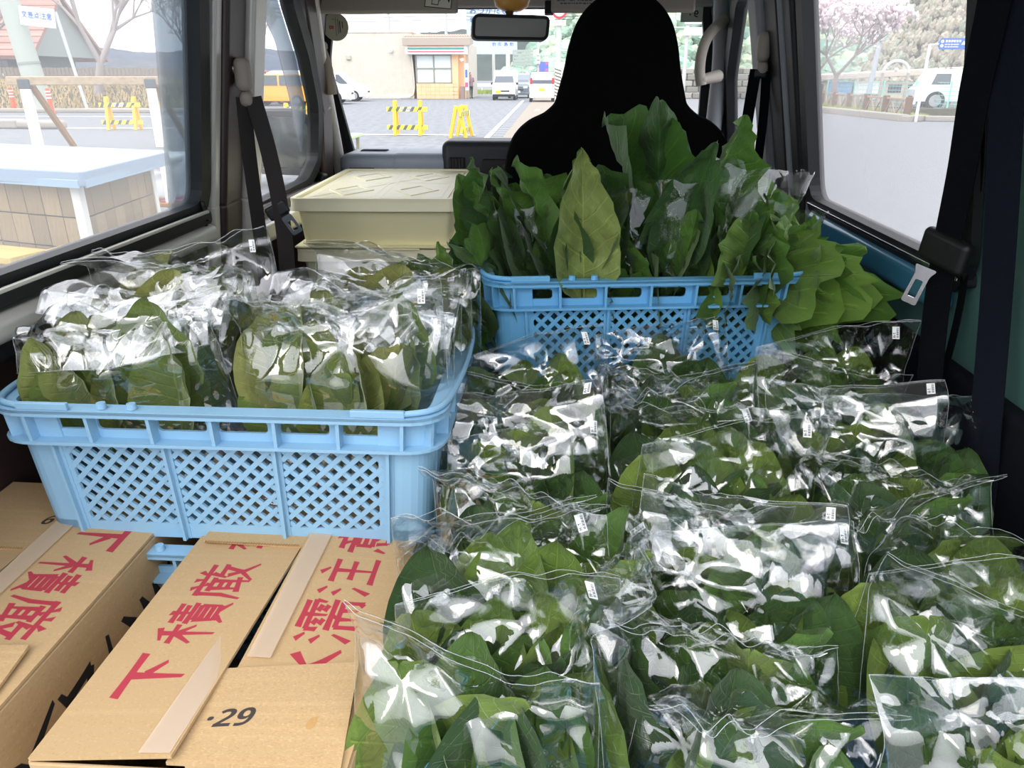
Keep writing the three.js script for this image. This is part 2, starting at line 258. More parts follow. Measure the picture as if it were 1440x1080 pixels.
const w1 = windowUnit(1, hL1, true, matPaneMilky), w2 = windowUnit(2, hL2, true, matPane), w4 = windowUnit(4, hR2, false, matPane), w5 = windowUnit(5, hR1, false, matPaneMilky);
// second, overlapping pane of the sliding window: its slanted edge shows as a paler band
part('sliding_pane', sidePlate([[1.435, 1.205], [1.51, 1.205], [1.49, 1.7], [1.365, 1.7]], 0.016, 0.004, true), matPaneTint, w1);
part('rain_visor', sidePlate(rounded([[1.78, 1.6], [1.9, 1.59], [2.0, 1.53], [2.12, 1.4], [2.24, 1.24], [2.27, 1.36], [2.15, 1.5], [2.0, 1.62], [1.98, 1.66], [1.78, 1.66]], 0.015), 0.022, 0.003, true), matPaneTint, w2);
// front: bulkhead with the windscreen opening, seen through the cabin
const ws = rounded([[-0.725, 1.14], [0.47, 1.14], [0.486, 1.3], [0.482, 1.56], [0.462, 1.668], [-0.74, 1.668], [-0.775, 1.62], [-0.8, 1.49]], 0.035);
struct('wall_front', poly([[-0.845, 0.66], [0.57, 0.66], [0.535, 1.4], [0.51, 1.86], [-0.845, 1.86]], 0.03, [ws]).translate(0, 0, -2.79), matMaroon);
const w3 = struct('window_3', poly(ws, 0.004).translate(0, 0, -2.782), matPane);
part('window_gasket', poly(grow(ws, 0.012), 0.02, [grow(ws, -0.014)]).translate(0, 0, -2.765), matRubber, w3);
struct('floor', [rbox(1.5, 0.04, 2.5, -0.08, 0.68, -1.55, 0.005)], matFloor);
struct('ceiling', [rbox(1.36, 0.04, 2.2, -0.09, 1.83, -1.45, 0.02), rbox(1.22, 0.1, 0.5, -0.12, 1.75, -2.55, 0.03)], matCeiling);
struct('trim_1', [beam([-0.7, 1.76, -0.33], [-0.7, 1.76, -2.75], 0.06, 0.1, 0.02), beam([0.48, 1.76, -0.33], [0.48, 1.76, -2.75], 0.06, 0.1, 0.02), rbox(1.24, 0.03, 0.05, -0.13, 1.672, -2.74, 0.01)], matCeiling);
// sill mouldings
struct('trim_2', [beam([-0.722, 1.183, -0.35], [-0.722, 1.183, -1.53], 0.03, 0.03, 0.01), beam([-0.735, 1.12, -0.35], [-0.735, 1.12, -1.5], 0.03, 0.045, 0.01)], matRubber);
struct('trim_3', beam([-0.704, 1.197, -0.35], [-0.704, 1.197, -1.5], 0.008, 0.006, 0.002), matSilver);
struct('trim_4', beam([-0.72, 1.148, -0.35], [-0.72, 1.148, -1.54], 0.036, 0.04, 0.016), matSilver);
struct('trim_5', [beam([0.568, 1.19, -1.04], [0.568, 1.19, -1.74], 0.026, 0.022, 0.008)], matRubber);
struct('trim_6', beam([0.553, 1.19, -1.05], [0.553, 1.19, -1.73], 0.006, 0.006, 0.002), matChrome);
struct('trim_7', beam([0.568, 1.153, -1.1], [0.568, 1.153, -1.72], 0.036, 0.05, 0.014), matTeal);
struct('trim_8', [rbox(0.03, 0.4, 0.95, 0.585, 0.86, -1.2, 0.012)], matNavy);
// pillar bands between the side windows: an upper and a lower length each
function band(left, z0, z1, mat, proud, name = 'trim_9', y1 = 1.75) {
  const X = (y) => (left ? XL(y) + proud / 2 : XR(y) - proud / 2), zc = (z0 + z1) / 2, w = Math.abs(z1 - z0);
  return [beam([X(1.19), 1.19, zc], [X(y1), y1, zc], proud, w, Math.min(0.4 * proud, 0.012), [0, 0, 1]), beam([X(0.72), 0.72, zc], [X(1.2), 1.2, zc], proud, w, Math.min(0.4 * proud, 0.012), [0, 0, 1])];
}
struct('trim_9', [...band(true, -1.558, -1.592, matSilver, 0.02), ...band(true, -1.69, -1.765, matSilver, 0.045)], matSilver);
struct('trim_10', [...band(true, -1.592, -1.69, matMaroon, 0.03)], matMaroon);
struct('trim_11', [...band(false, -1.765, -1.778, matGreyTrim, 0.012), ...band(false, -1.84, -1.855, matGreyTrim, 0.03)], matGreyTrim);
struct('trim_12', [...band(false, -1.778, -1.84, matRubber, 0.022), ...band(false, -1.855, -1.97, matRubber, 0.03)], matRubber);
struct('trim_13', [...band(false, -1.97, -2.06, matGreyTrim, 0.045)], matGreyTrim);
// windscreen pillars
struct('trim_14', [tube([[-0.74, 1.05, -2.62], [-0.732, 1.2, -2.57], [-0.722, 1.35, -2.48], [-0.702, 1.5, -2.36], [-0.675, 1.66, -2.24]], 0.02, 12)], matSilver);
struct('trim_15', [tube([[0.5, 1.1, -2.62], [0.497, 1.3, -2.6], [0.49, 1.5, -2.55], [0.47, 1.64, -2.5], [0.45, 1.75, -2.42]], 0.026, 12)], matGreyTrim);
struct('trim_16', [beam([-0.735, 1.0, -2.4], [-0.705, 1.36, -2.37], 0.02, 0.1, 0.008, [0, 0, 1]), beam([-0.705, 1.35, -2.37], [-0.66, 1.74, -2.12], 0.02, 0.07, 0.008, [0, 0, 1]), beam([-0.72, 1.135, -1.75], [-0.725, 1.135, -2.4], 0.03, 0.045, 0.01)], matMaroon);
struct('trim_17', [beam([0.555, 1.0, -2.68], [0.525, 1.45, -2.62], 0.03, 0.08, 0.012, [0, 0, 1]), beam([0.525, 1.44, -2.62], [0.49, 1.74, -2.36], 0.03, 0.07, 0.012, [0, 0, 1]), beam([0.555, 1.18, -1.98], [0.555, 1.2, -2.66], 0.03, 0.06, 0.01)], matBlackTrim);
struct('trim_18', [beam([-0.7, 1.105, -1.72], [-0.7, 1.105, -2.35], 0.05, 0.05, 0.018)], matSilver);

// little lock pin on the left sill
{ const t = thing('lock_pin', 'small black door lock pin standing on the silver left window sill', 'lock pin', [-0.712, 1.168, -1.5]);
  part('pin', new THREE.LatheGeometry([[0, 0], [0.004, 0], [0.004, 0.038], [0.0055, 0.04], [0.0055, 0.048], [0, 0.051]].map((p) => new THREE.Vector2(...p)), 12), matBlack, t); part('collar', new THREE.TorusGeometry(0.007, 0.002, 8, 16).rotateX(Math.PI / 2).translate(0, 0.012, 0), matBlack, t); }

// ---------------------------------------------------------------- seat belts
function beltAnchor(name, label, pos, turn, mat, side) {
  const t = thing(name, label, 'seat belt', pos, turn);
  part('anchor_cover', [rbox(0.03, 0.065, 0.042, 0, 0.008, 0, 0.014, [0, 0, 0], 4), rbox(0.026, 0.03, 0.036, 0.002, -0.038, 0, 0.012, [0.2, 0, 0], 3)], matBeige, t);
  part('bolt', [cyl(0.014, 0.014, 0.02, -side * 0.025, 0.02, -0.004, [0, 0, Math.PI / 2]), cyl(0.008, 0.008, 0.035, -side * 0.03, 0.02, -0.004, [0, 0, Math.PI / 2], 8)], matChrome, t);
  return t;
}
{ const t = beltAnchor('seat_belt', 'dark brown seat belt hanging from a beige anchor on the left door pillar', [-0.648, 1.445, -1.63], 0.15, matBeltBrown, 1);
  const off = (p) => [p[0] + 0.648, p[1] - 1.445, p[2] + 1.63];
  part('strap', ribbon([[-0.652, 1.41, -1.625], [-0.655, 1.3, -1.628], [-0.654, 1.1, -1.63], [-0.66, 0.9, -1.64]].map(off), 0.03, [0.9, 0, -0.5]), matBeltBrown, t);
  part('strap', ribbon([[-0.632, 1.41, -1.625], [-0.612, 1.3, -1.62], [-0.6, 1.18, -1.615], [-0.6, 1.05, -1.61], [-0.62, 0.9, -1.6]].map(off), 0.034, [0.95, 0, -0.4]), matBeltBrown, t);
  const b = part('tongue', [rbox(0.05, 0.03, 0.012, 0.04, -0.265, 0.012, 0.006, [0, 0, 0.5])], matBlackTrim, t);
  part('buckle_plate', xf(poly(rounded([[-0.012, 0.0], [0.012, 0.0], [0.014, -0.045], [-0.01, -0.045]], 0.005), 0.002, [rounded([[-0.005, -0.014], [0.006, -0.014], [0.008, -0.036], [-0.003, -0.036]], 0.003)]), [0.058, -0.275, 0.02], [0, 0, 0.5]), matChrome, b); }
{ const t = beltAnchor('seat_belt', 'black seat belt hanging from a grey anchor on the right door pillar', [0.47, 1.505, -1.95], -0.1, matBelt, -1);
  const off = (p) => [p[0] - 0.47, p[1] - 1.505, p[2] + 1.95];
  part('strap', ribbon([[0.458, 1.465, -1.945], [0.452, 1.38, -1.94], [0.445, 1.26, -1.93], [0.44, 1.1, -1.92]].map(off), 0.028, [0.9, 0, 0.5]), matBelt, t);
  part('strap', ribbon([[0.483, 1.46, -1.95], [0.488, 1.36, -1.95], [0.488, 1.24, -1.95], [0.49, 1.05, -1.95]].map(off), 0.022, [0.9, 0, 0.5]), matBelt, t);
  part('guide', rbox(0.03, 0.022, 0.03, 0.0, -0.05, 0.0, 0.008), matBlackTrim, t); }
{ const t = thing('seat_belt', 'wide black seat belt with metal tongue slanting across the rear right window', 'seat belt', [0.525, 1.215, -1.045]);
  const off = (p) => [p[0] - 0.525, p[1] - 1.215, p[2] + 1.045];
  part('strap', ribbon([[0.445, 1.6, -0.91], [0.455, 1.552, -0.925], [0.465, 1.526, -0.938], [0.480, 1.440, -0.968], [0.505, 1.340, -1.008], [0.525, 1.245, -1.046]].map(off), 0.044, [0.3, 0, 0.95]), matBelt, t);
  part('strap', ribbon([[0.525, 1.234, -1.045], [0.530, 1.164, -1.048], [0.535, 1.083, -1.040], [0.540, 0.980, -1.021], [0.545, 0.85, -1.0]].map(off), 0.046, [0.3, 0, 0.95]), matBelt, t);
  const g = part('tongue_holder', [xf(new RoundedBoxGeometry(0.082, 0.046, 0.018, 5, 0.02), [0, 0.016, 0.0], [0.05, -1.25, -0.12])], matBlack, t);
  part('buckle_plate', xf(poly(rounded([[-0.021, 0.008], [-0.014, -0.006], [-0.016, -0.06], [0.014, -0.06], [0.014, -0.006], [0.022, 0.008]], 0.005), 0.0025, [rounded([[-0.008, -0.016], [0.007, -0.016], [0.007, -0.048], [-0.009, -0.048]], 0.003)]), [-0.026, -0.01, 0.01], [0.0, -0.75, -0.25], [0.7, 0.8, 1]), matChrome, g); }
{ const t = thing('seat_belt', 'broad dark navy webbing strap hanging straight down beside the green-tinted rear pillar', 'seat belt', [0.53, 1.2, -0.93]);
  const o2 = (p) => [p[0] - 0.53, p[1] - 1.2, p[2] + 0.93], track = [[0.46, 1.6, -0.92], [0.470, 1.551, -0.923], [0.475, 1.525, -0.926], [0.500, 1.418, -0.932], [0.520, 1.301, -0.927], [0.545, 1.169, -0.931], [0.555, 1.033, -0.910], [0.560, 0.958, -0.896], [0.565, 0.8, -0.88]].map(o2);
  part('strap', ribbon(track, 0.047, [0.3, 0, 0.95], 0.0015, 40), PH(0x10151f, { roughness: 0.9, specularIntensity: 0.25, bumpMap: bumpWeave, bumpScale: 0.0005 }), t);
  part('anchor_plate', rbox(0.012, 0.05, 0.06, 0.035, -0.4, 0.05, 0.005), matBlack, t); }
// thin inner strap between the belts, running down the rear pillar
{ const t = thing('pull_strap', 'narrow black strap running down the rear pillar between the two wide belts', 'strap', [0.56, 1.2, -1.0]);
  part('strap', ribbon([[0.49, 1.58, -1.018], [0.500, 1.510, -1.018], [0.515, 1.415, -1.014], [0.535, 1.330, -1.022], [0.550, 1.240, -1.038], [0.560, 1.155, -1.043], [0.565, 1.056, -1.054], [0.565, 0.94, -1.07]].map((p) => [p[0] - 0.56, p[1] - 1.2, p[2] + 1.0]), 0.012, [0.25, 0, 0.95], 0.0015, 40), matBelt, t);
  part('end_clip', rbox(0.012, 0.02, 0.024, 0.012, -0.265, -0.07, 0.004), matBlack, t); }

// ---------------------------------------------------------------- cabin furniture
{ const t = thing('driver_seat', 'black high-back driver seat with rounded integral headrest seen from behind', 'seat', [0.14, 0.7, -1.87]);
  const half = [[0.03, 0.89], [0.055, 0.877], [0.078, 0.85], [0.093, 0.81], [0.103, 0.76], [0.116, 0.71], [0.128, 0.675], [0.16, 0.645], [0.2, 0.625], [0.225, 0.6], [0.24, 0.54], [0.245, 0.4], [0.235, 0.1]];
  const sm = new THREE.CatmullRomCurve3([[-0.03, 0.89], ...half].map((p) => V(p[0], p[1], 0)), false, 'centripetal').getPoints(70).filter((p) => p.x >= 0).map((p) => [p.x, p.y]), out = [...sm, ...sm.slice().reverse().map((p) => [-p[0], p[1]])];
  part('backrest', mapV(mergeVertices(poly(out, 0.05, [], 0.03).translate(0, 0, -0.04)), (x, y, z) => [x, y, z - 0.22 * (y - 0.35) * 0.25 + 0.02 * Math.cos(x * 9)]), matSeat, t);
  part('seat_cushion', rbox(0.5, 0.16, 0.5, 0, 0.16, -0.3, 0.05, [0, 0, 0], 4), matSeat, t);
 }
{ const t = thing('dashboard', 'grey passenger-side dashboard with dark centre console, vents and radio', 'dashboard', [-0.12, 1.1, -2.6]);
  part('passenger_shelf', [rbox(0.2, 0.2, 0.22, -0.485, 0.02, 0.02, 0.03, [0, 0, 0], 4), rbox(0.205, 0.2, 0.22, -0.32, 0.022, 0.02, 0.03, [0, 0, 0], 4)], matDashGrey, t);
  part('cowl', rbox(1.16, 0.12, 0.14, 0.01, 0.02, -0.08, 0.03), matDashDark, t);
  const cc = part('centre_console', [rbox(0.5, 0.28, 0.16, 0.0, 0.022, 0.06, 0.025, [0, 0, 0], 4), rbox(0.48, 0.5, 0.12, 0.0, -0.2, 0.04, 0.02)], matDashDark, t);
  part('air_vent', [rbox(0.052, 0.085, 0.01, -0.2, 0.07, 0.14, 0.006), ...[0, 1, 2, 3, 4].map((i) => rbox(0.003, 0.08, 0.01, -0.22 + i * 0.01, 0.07, 0.146, 0.001))], matBlack, cc);
  part('radio', [rbox(0.2, 0.1, 0.01, -0.02, 0.058, 0.141, 0.005), rbox(0.19, 0.06, 0.01, -0.02, -0.05, 0.141, 0.005)], matBlack, cc);
  part('radio_slot', [rbox(0.07, 0.012, 0.006, -0.02, 0.085, 0.146, 0.002), rbox(0.13, 0.004, 0.004, -0.02, 0.045, 0.147, 0.001), ...[0, 1, 2, 3, 4].map((i) => cyl(0.006, 0.006, 0.006, -0.08 + i * 0.03, 0.025, 0.147, [Math.PI / 2, 0, 0], 10))], M(0x2d3238, { roughness: 0.3 }), cc);
  part('hazard_button', [rbox(0.05, 0.026, 0.01, 0.0, 0.133, 0.141, 0.004)], M(0x30353d), cc);
  part('hazard_triangle', xf(poly([[-0.008, -0.006], [0.008, -0.006], [0, 0.008]], 0.002, [[[-0.004, -0.0035], [0.004, -0.0035], [0, 0.0035]]]), [0, 0.131, 0.146]), M(0xa8241c), cc);
  part('vent_slot', [rbox(0.09, 0.006, 0.05, -0.49, 0.118, 0.02, 0.002), ...[0, 1, 2, 3].map((i) => rbox(0.085, 0.006, 0.004, -0.49, 0.121, 0.002 + i * 0.011, 0.001))], M(0x33383f), t);
  part('side_vent', [rbox(0.085, 0.045, 0.01, -0.51, 0.055, 0.13, 0.01), ...[0, 1, 2].map((i) => rbox(0.07, 0.004, 0.01, -0.51, 0.045 + i * 0.01, 0.134, 0.001))], matBlack, t);
  part('shelf_edge', [rbox(0.7, 0.012, 0.03, -0.1, -0.045, 0.13, 0.005)], M(0x4b5058), t); }
function visor(name, label, x0, x1, y0, y1, z, mat) {
  const t = thing(name, label, 'sun visor', [(x0 + x1) / 2, (y0 + y1) / 2, z]); t.rotation.x = -0.35;
  part('panel', rbox(x1 - x0, y1 - y0, 0.016, 0, 0, 0, 0.022, [0, 0, 0], 4), mat, t);
  part('hinge_rod', cyl(0.005, 0.005, x1 - x0 + 0.05, 0, (y1 - y0) / 2 - 0.012, -0.004, [0, 0, Math.PI / 2], 8), matGreyTrim, t); return t;
}
const texSticker = tex(192, 128, (x, w, h) => { x.fillStyle = '#dcdccb'; x.fillRect(0, 0, w, h); x.strokeStyle = '#3a3a34'; x.lineWidth = 6; x.strokeRect(3, 3, w - 6, h - 6); x.strokeStyle = '#b8202a'; x.lineWidth = 10; x.beginPath(); x.arc(60, 14, 34, 0, 7); x.stroke(); x.lineWidth = 5; x.strokeStyle = '#222'; x.beginPath(); x.moveTo(50, 106); x.lineTo(52, 74); x.lineTo(72, 60); x.lineTo(98, 72); x.lineTo(96, 108); x.closePath(); x.stroke(); x.fillStyle = '#a32'; x.beginPath(); x.arc(80, 72, 9, 0, 7); x.fill(); x.fillStyle = '#111'; x.beginPath(); x.moveTo(96, 62); x.lineTo(116, 74); x.lineTo(98, 92); x.lineTo(106, 76); x.fill(); x.beginPath(); x.arc(134, 64, 9, 0, 7); x.stroke(); x.beginPath(); x.moveTo(150, 62); x.lineTo(176, 72); x.lineTo(170, 92); x.lineTo(160, 74); x.fill(); });
const texPrint = tex(512, 192, (x, w, h) => { x.fillStyle = '#a7a19a'; x.fillRect(0, 0, w, h); x.fillStyle = '#5a544e'; for (let r = 0; r < 8; r++) for (let p = 20; p < 480;) { const l = 8 + 22 * rnd(); if (rnd() > 0.15) x.fillRect(p, 18 + r * 20, l, 8 + 3 * rnd()); p += l + 6; } });
{ const v = visor('sun_visor', 'beige left sun visor carrying a small white airbag warning sticker', -0.72, -0.285, 1.605, 1.76, -2.32, matBeige);
  part('warning_sticker', xf(new THREE.BoxGeometry(0.075, 0.06, 0.0012), [0.165, -0.038, 0.0088], [0, 0, -0.1]), [matWhitePlastic, matWhitePlastic, matWhitePlastic, matWhitePlastic, M(0xffffff, { map: texSticker }), matWhitePlastic], v);
  const u = visor('sun_visor', 'grey right sun visor printed with rows of faint instructions above the driver seat', -0.03, 0.36, 1.605, 1.76, -2.32, matBeige);
  part('printed_notice', new THREE.BoxGeometry(0.17, 0.075, 0.001).translate(-0.1, -0.03, 0.0085), [matBeige, matBeige, matBeige, matBeige, M(0xffffff, { map: texPrint, roughness: 0.8 }), matBeige], u);
  part('mount', rbox(0.025, 0.035, 0.02, -0.2, -0.055, -0.02, 0.004), matBlack, u); }
{ const t = thing('room_lamp', 'amber room lamp on the ceiling with the mirror stem below it', 'lamp', [-0.137, 1.655, -2.3]);
  part('lamp_lens', new THREE.LatheGeometry([[0, -0.042], [0.025, -0.04], [0.044, -0.03], [0.05, -0.012], [0.05, 0.03], [0, 0.03]].map((p) => new THREE.Vector2(...p)), 28), PH(0xf0b75c, { roughness: 0.35, transmission: 0.35, thickness: 0 }), t);
  part('bezel', new THREE.TorusGeometry(0.052, 0.006, 8, 30).rotateX(Math.PI / 2).translate(0, 0.012, 0), matBeige, t); }
{ const t = thing('rear_view_mirror', 'wide black framed rear-view mirror hanging from a brown stem at the windscreen', 'mirror', [-0.137, 1.572, -2.27]);
  const o = rounded([[-0.105, -0.026], [0.1, -0.027], [0.106, 0.028], [-0.1, 0.031]], 0.014);
  part('housing', poly(o, 0.02, [], 0.004).translate(0, 0, -0.03), matBlack, t); part('bezel', poly(grow(o, 0.002), 0.006, [grow(o, -0.003)], 0.0015).translate(0, 0, -0.008), matBlack, t);
  const g = poly(grow(o, -0.003), 0.002); g.computeVertexNormals(); part('mirror_glass', xf(g, [0, 0, -0.006]), M(0xd8d8da, { metalness: 1, roughness: 0.06 }), t);
  part('stem', new THREE.LatheGeometry([[0, 0.03], [0.009, 0.03], [0.011, 0.042], [0.018, 0.05], [0.02, 0.07], [0.018, 0.075], [0, 0.075]].map((p) => new THREE.Vector2(...p)), 16).translate(0, 0, -0.025), M(0x6b4a26, { roughness: 0.4 }), t); t.rotation.set(-0.1, 0.22, 0.02); }
function grip(label, pts, feet, mat) { const p0 = pts[0], t = thing('grab_handle', label, 'grab handle', p0); const off = (p) => [p[0] - p0[0], p[1] - p0[1], p[2] - p0[2]]; part('handle_bar', tube(pts.map(off), 0.0155, 12), mat, t); for (const f of feet) part('mount', [rod(off(f[0]), off(f[1]), 0.014, 0.018, 12), xf(new THREE.SphereGeometry(0.0155, 12, 10), off(f[0]))], mat, t); }
grip('beige grab handle on the left windscreen pillar', [[-0.715, 1.545, -2.385], [-0.7, 1.52, -2.375], [-0.688, 1.485, -2.37], [-0.681, 1.44, -2.37], [-0.68, 1.4, -2.375]], [[[-0.715, 1.54, -2.385], [-0.71, 1.53, -2.42]], [[-0.68, 1.42, -2.372], [-0.72, 1.44, -2.42]]], matBeige);
grip('grey grab handle on the right windscreen pillar', [[0.437, 1.575, -2.42], [0.418, 1.55, -2.41], [0.405, 1.51, -2.4], [0.404, 1.46, -2.4], [0.412, 1.425, -2.4]], [[[0.437, 1.575, -2.42], [0.47, 1.6, -2.46]], [[0.412, 1.44, -2.4], [0.47, 1.45, -2.46]]], matBeige);
const texRound = tex(128, 128, (x, w, h) => { x.fillStyle = '#cfcdb6'; x.fillRect(0, 0, w, h); x.fillStyle = '#3b3a34'; x.fillRect(38, 40, 52, 5); x.fillRect(30, 50, 66, 3); x.fillRect(40, 28, 30, 4); x.fillRect(22, 62, 84, 2); x.fillStyle = '#c2302b'; x.font = 'bold 34px sans-serif'; x.textAlign = 'center'; x.fillText('8', 66, 98); x.fillStyle = '#7c8a3c'; x.font = 'bold 16px sans-serif'; x.fillText('7', 30, 84); });
{ const t = thing('inspection_sticker', 'round cream inspection sticker with a red 8 on the left edge of the windscreen', 'sticker', [-0.752, 1.602, -2.74]);
  part('disc', xf(new THREE.CylinderGeometry(0.043, 0.043, 0.002, 40), [0, 0, 0], [Math.PI / 2, 0, 0]).rotateZ(Math.PI), [matWhitePlastic, M(0xffffff, { map: (() => { const c = texRound.clone(); c.center.set(0.5, 0.5); c.rotation = Math.PI; return c; })() }), matWhitePlastic], t); part('hook', rbox(0.024, 0.012, 0.012, 0, 0.045, 0.002, 0.004), matGreyTrim, t); }
{ const tx = tex(96, 64, (x, w, h) => { x.fillStyle = '#c9ccc0'; x.fillRect(0, 0, w, h); x.save(); x.translate(w, 0); x.scale(-1, 1); x.fillStyle = '#30343a'; x.font = 'bold 40px sans-serif'; x.fillText('9', 18, 44); x.fillRect(52, 30, 6, 6); x.font = '18px sans-serif'; x.restore(); });
  const t = thing('inspection_sticker', 'small pale square sticker with a mirrored 9 at the top right of the windscreen', 'sticker', [0.42, 1.635, -2.74]); part('card', new THREE.BoxGeometry(0.07, 0.046, 0.0015), [matWhitePlastic, matWhitePlastic, matWhitePlastic, matWhitePlastic, M(0xffffff, { map: tx }), matWhitePlastic], t); part('clip', rbox(0.08, 0.012, 0.014, -0.01, 0.03, 0, 0.005), matBlackTrim, t); }
{ const t = thing('door_mirror', 'large dark door mirror outside the left front window, seen past the brown seat belt', 'mirror', [-0.815, 1.26, -2.3], 0.3);
  const o = rounded([[-0.1, -0.07], [0.075, -0.082], [0.085, 0.06], [0.04, 0.09], [-0.07, 0.09], [-0.1, 0.06]], 0.03);
  part('housing', poly(o, 0.05, [], 0.012).translate(0, 0, -0.07), matBlackTrim, t); part('bezel', poly(grow(o, 0.004), 0.012, [grow(o, -0.007)], 0.003).translate(0, 0, -0.008), matBlackTrim, t);
  part('mirror_glass', poly(grow(o, -0.006), 0.002).translate(0, 0, -0.004), M(0x626a66, { metalness: 1, roughness: 0.05 }), t); part('arm', [beam([0.05, -0.08, -0.03], [0.11, -0.1, 0.02], 0.03, 0.03, 0.008)], matBlackTrim, t); }
// ---------------------------------------------------------------- blue lattice crates
function latticePanel(x0, x1, y0, y1, z, pitch = 0.021, w = 0.0062, t = 0.004) {
  const out = [], W = x1 - x0, H = y1 - y0, step = pitch;
  for (const s of [1, -1]) for (let c = -H; c < W; c += step) { // 45-degree bars clipped to the panel
    let a = [c, 0], b = [c + H, H]; if (a[0] < 0) { a = [0, -c]; } if (b[0] > W) { b = [W, W - c]; }
    if (b[0] - a[0] < 0.003) continue;
    const f = (p) => [s > 0 ? x0 + p[0] : x1 - p[0], y0 + p[1], z + s * 0.0006];
    out.push(beam(f(a), f(b), w, t, 0, [0, 0, 1]).toNonIndexed());
  }
  return out;
}
function makeCrate(label, mat, W = 0.53, D = 0.37, H = 0.19, deep = true) {
  const t = thing('lattice_crate', label, 'crate');
  const taper = (g) => mapV(g, (x, y, z) => { const k = 1 - 0.055 * clamp((H - y) / H); return [x * k, y, z * k]; });
  const R = rounded([[-W / 2, -D / 2], [W / 2, -D / 2], [W / 2, D / 2], [-W / 2, D / 2]], 0.05, 7), inner = grow(R, -0.022), wallO = grow(R, -0.016), wallI = grow(R, -0.02);
  const flat = (outer, hole, y, h) => poly(outer, h, [hole]).rotateX(Math.PI / 2).translate(0, y + h, 0);
  const P = (n, g) => part(n, taper(Array.isArray(g) ? merge(g) : g), mat, t);
  P('rim', [flat(R, inner, H - 0.008, 0.005), flat(grow(R, 0.0), grow(R, -0.003), H - 0.012, 0.008)]);
  // raised rim at both ends, stepping down to the middle of each long side, and two small stubs
  const ends = []; for (const s of [-1, 1]) { ends.push(poly([...R.filter((p) => s * p[0] > W / 2 - 0.1), ], 0.001)); }
  const endRim = []; for (const s of [-1, 1]) for (const k of [-1, 1]) endRim.push(beam([s * (W / 2 - 0.105), H + 0.0015, k * (D / 2 - 0.0035)], [s * (W / 2 - 0.045), H + 0.0015, k * (D / 2 - 0.0035)], 0.006, 0.009, 0.0012));
  for (const s of [-1, 1]) endRim.push(tube([[s * (W / 2 - 0.05), H + 0.001, D / 2 - 0.004], [s * (W / 2 - 0.018), H + 0.001, D / 2 - 0.018], [s * (W / 2 - 0.004), H + 0.001, D / 2 - 0.05], [s * (W / 2 - 0.004), H + 0.001, -D / 2 + 0.05], [s * (W / 2 - 0.018), H + 0.001, -D / 2 + 0.018], [s * (W / 2 - 0.05), H + 0.001, -D / 2 + 0.004]], 0.004, 6, 40));
  for (const g of endRim) P('raised_rim', g);
  for (const g of [0.14, 0.175].map((u) => cyl(0.006, 0.005, 0.007, -W / 2 + u, H + 0.001, D / 2 - 0.01, [0, 0, 0], 12))) P('stub', g);
  P('lower_flange', flat(R, inner, H - 0.05, 0.004));
  for (const g of [-1, 1].map((s) => { // the wall behind the flanges, pierced by hand slots
    const holes = [0, 1, 2, 3, 4, 5].map((i) => rounded([[-0.213 + i * 0.0715, 0.015], [-0.155 + i * 0.0715, 0.015], [-0.155 + i * 0.0715, 0.031], [-0.213 + i * 0.0715, 0.031]], 0.006)); return poly([[-W / 2 + 0.05, 0], [W / 2 - 0.05, 0], [W / 2 - 0.05, 0.046], [-W / 2 + 0.05, 0.046]], 0.004, holes).translate(0, H - 0.05, s * (D / 2 - 0.02) - 0.002); })) P('band', g);
  const ribs = []; for (const s of [-1, 1]) for (let i = 0; i <= 6; i++) ribs.push(box(0.004, 0.044, 0.018, -0.2165 + i * 0.0722, H - 0.027, s * (D / 2 - 0.011)));
  for (const s of [-1, 1]) for (let i = 0; i <= 4; i++) ribs.push(box(0.018, 0.044, 0.004, s * (W / 2 - 0.011), H - 0.027, -0.13 + i * 0.065));
  for (const s of [-1, 1]) for (const k of [-1, 1]) ribs.push(box(0.004, 0.044, 0.018, s * (W / 2 - 0.022), H - 0.027, k * (D / 2 - 0.022), [0, s * k * Math.PI / 4, 0]));
  for (const g of ribs) P('rib', g);
  for (const g of [1, -1].flatMap((s) => [1, -1].map((k) => { // solid rounded corner
    const a = wallO.filter((p) => s * p[0] > W / 2 - 0.072 && k * p[1] > D / 2 - 0.072), b = []; const ext = [];
    const pts = a.slice().sort((p, q) => Math.atan2(k * (p[1] - k * (D / 2 - 0.066)), s * (p[0] - s * (W / 2 - 0.066))) - Math.atan2(k * (q[1] - k * (D / 2 - 0.066)), s * (q[0] - s * (W / 2 - 0.066))));
    const full = [[s * (W / 2 - 0.016), k * (D / 2 - 0.085)], ...pts, [s * (W / 2 - 0.078), k * (D / 2 - 0.016)]], inn = full.map((p) => [p[0] - s * 0.004 * (Math.abs(p[0]) > W / 2 - 0.06 ? 1 : 0.2), p[1] - k * 0.004 * (Math.abs(p[1]) > D / 2 - 0.06 ? 1 : 0.2)]).reverse();
    return poly([...full, ...inn], H - 0.01).rotateX(Math.PI / 2).translate(0, H - 0.006, 0); }))) P('corner_post', g);
  const zf = D / 2 - 0.018, pan = [[-0.192, -0.072], [-0.06, 0.06], [0.072, 0.192]];
  for (const s of [1, -1]) for (const [a, b] of pan) P('lattice_panel', latticePanel(a, b, 0.022, H - 0.05, s * zf));
  for (const s of [1, -1]) P('lattice_panel', latticePanel(-0.115, 0.115, 0.022, H - 0.05, s * (W / 2 - 0.018)).map((g) => g.rotateY(Math.PI / 2).translate(s * (W / 2 - 0.018) - 0, 0, 0)).map((g) => { const p = g.attributes.position; for (let i = 0; i < p.count; i++) { p.setX(i, s * (W / 2 - 0.018) + (p.getX(i) - s * 2 * (W / 2 - 0.018))); } return g; }));
